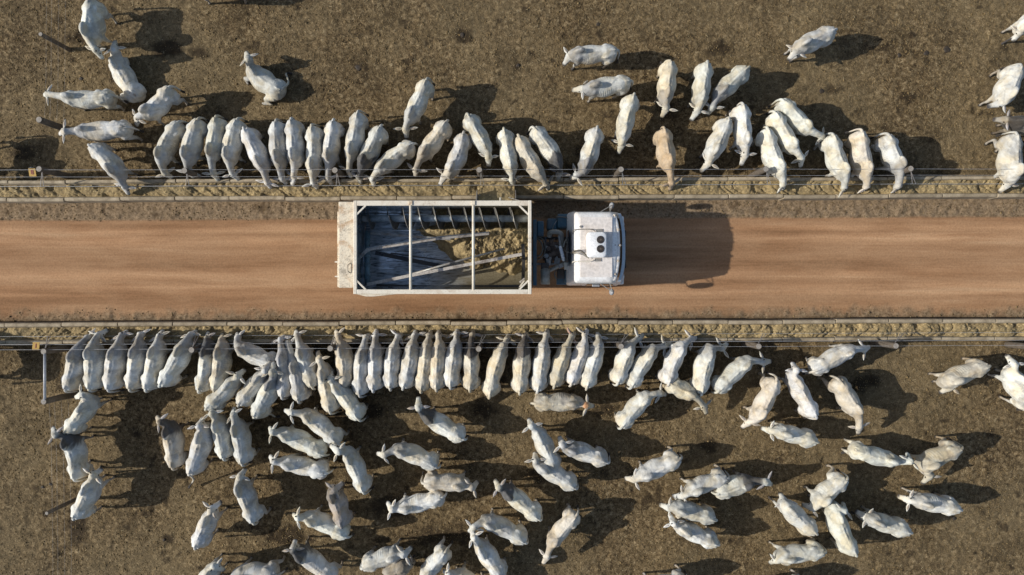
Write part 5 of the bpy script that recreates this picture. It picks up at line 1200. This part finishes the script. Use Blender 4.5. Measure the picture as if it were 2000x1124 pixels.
# ------------------------------------------------------------------ dung pats
PATS = [(1850, 97, .16, "round black dung pat alone right of the drinking-free upper pen corner"), (700, 132, .15, ""), (903, 68, .12, ""), (1168, 48, .10, ""), (1864, 1013, .10, ""), (1757, 108, .10, ""), (1810, 104, .12, ""), (98, 946, .08, ""), (83, 952, .08, ""), (1012, 128, .09, ""), (158, 154, .09, ""), (1605, 178, .12, ""), (320, 1055, .07, "")]
PLAB = ["round black dung pat on bare ground between the lone walking steer and the right edge", "dark dung pat on open dirt right of the lying steer with curled tail", "small dark dung pat near the top edge above the middle of the truck", "small dung pat at the top edge above the two left-facing steers",
        "small dung pat just behind the tail of the steer farthest right in the lower pen", "brownish dung pat nearest the long shadow of the lone walking steer", "loose brown dung pat between its browner neighbour and the round black one", "small dung pat by the left edge, nearer the thin leaning post", "small dung pat by the left edge, the one farther from the thin leaning post",
        "small dung pat on open dirt above the middle of the upper feeding row", "small dung pat between the thin post and the head of a left-facing steer", "crumbled dung pat above the three steers crowding at an angle", "small dung pat near the bottom left beneath the lone steer"]
for (px, py, r, _), lab in zip(PATS, PLAB):
    c = wp(px, py, .02); rnd = random.Random(px); rings = []
    r *= .68
    for q, z in ((1.1, -.03), (1.0, .012), (.8, .026), (.45, .034), (.1, .03)):
        rings.append([Vector((c.x + r * q * (1 + .18 * math.sin(2 * a + px) + .08 * math.sin(5 * a)) * math.cos(a), c.y + r * q * (1 + .15 * math.sin(3 * a + py)) * math.sin(a), z)) for a in [2 * math.pi * k / 18 for k in range(18)]])
    o = MB().loft(rings).build("dung_pat", 'pat', None, smooth=True, origin=(c.x, c.y, 0)); tag(o, lab, "dung", "dung pats on the pen floor")

# ------------------------------------------------------------------ straw litter and clods
def scatter(name, n, seed, kind, label, mat):
    rs = np.random.RandomState(seed); X = rs.uniform(-18, 18, n); Y = rs.uniform(-10.6, 10.6, n)
    Yc = Y - SL * X; road = (Yc < YT_OUT) & (Yc > YB_OUT); bunk = ((Yc >= YT_OUT - .03) & (Yc < YT_IN + .03)) | ((Yc <= YB_OUT + .03) & (Yc > YB_IN - .03))
    vg = verge(X, Y); keep = ~bunk & (~road | (rs.rand(n) < vg * .5))
    dens = fbm(X, Y, 1.6, seed + 1, 3); keep &= rs.rand(n) < np.clip(dens * 1.7 - .2, .15, 1)
    X, Y = X[keep], Y[keep]; n = len(X); road = road[keep]
    Z = np.where(road, road_z(X, Y), ground_z(X, Y)); a = rs.uniform(0, math.pi, n); 
    if kind == 'straw':
        L = rs.uniform(.015, .055, n) * np.where(rs.rand(n) < .06, 2.0, 1); W_ = rs.uniform(.004, .009, n); t = rs.uniform(-.35, .35, n)
        dx, dy = np.cos(a), np.sin(a); q = []
        for s1, s2 in ((-1, -1), (1, -1), (1, 1), (-1, 1)):
            q.append(np.stack([X + dx * L / 2 * s1 - dy * W_ / 2 * s2, Y + dy * L / 2 * s1 + dx * W_ / 2 * s2, Z + .012 + np.abs(t) * L + t * L / 2 * s1], -1))
        lo = [v.copy() for v in q]
        for v in lo: v[:, 2] -= .004
        co = np.stack(q + lo, 1).reshape(-1, 3); b = np.arange(n)[:, None] * 8
        f = np.concatenate([b + np.array([[0, 1, 2, 3]]), b + np.array([[7, 6, 5, 4]]), b + np.array([[0, 4, 5, 1]]), b + np.array([[2, 6, 7, 3]])]); k = 8
        v_ = rs.uniform(.5, 1.25, n); cc = np.stack([.50 * v_, .40 * v_, .235 * v_], -1)
    else:
        r = rs.uniform(.008, .028, n) * np.where(rs.rand(n) < .04, 1.7, 1)
        d = np.array([(1, 0, 0), (0, 1, 0), (-1, 0, 0), (0, -1, 0), (0, 0, .75), (0, 0, -.75)]); co = []
        for j in range(6):
            jit = rs.uniform(.65, 1.3, n); c_, s_ = np.cos(a), np.sin(a); ddx = d[j][0] * c_ - d[j][1] * s_; ddy = d[j][0] * s_ + d[j][1] * c_
            co.append(np.stack([X + ddx * r * jit, Y + ddy * r * jit, Z + d[j][2] * r * jit + .003], -1))
        co = np.stack(co, 1).reshape(-1, 3); b = np.arange(n)[:, None] * 6
        f = np.concatenate([b + np.array([t_]) for t_ in ((0, 1, 4), (1, 2, 4), (2, 3, 4), (3, 0, 4), (1, 0, 5), (2, 1, 5), (3, 2, 5), (0, 3, 5))]); k = 6
        v_ = rs.uniform(.45, 1.6, n); cc = np.stack([.165 * v_, .117 * v_, .057 * v_], -1)
    me = mesh_np(name, co, f, smooth=False); ca = me.color_attributes.new('coat', 'FLOAT_COLOR', 'POINT')
    ca.data.foreach_set('color', np.repeat(np.concatenate([cc, np.ones((n, 1))], 1), k, 0).astype(np.float32).reshape(-1))
    me.materials.append(M[mat]); o = bpy.data.objects.new(name, me); COL.objects.link(o); tag(o, label, "litter", kind='stuff')
scatter("straw_litter", 26000, 5, 'straw', "pale straw bits scattered over the pen dirt", 'straw')
scatter("dirt_clods", 130000, 9, 'clod', "small crumbled dirt clods over the pen floor", 'clod')
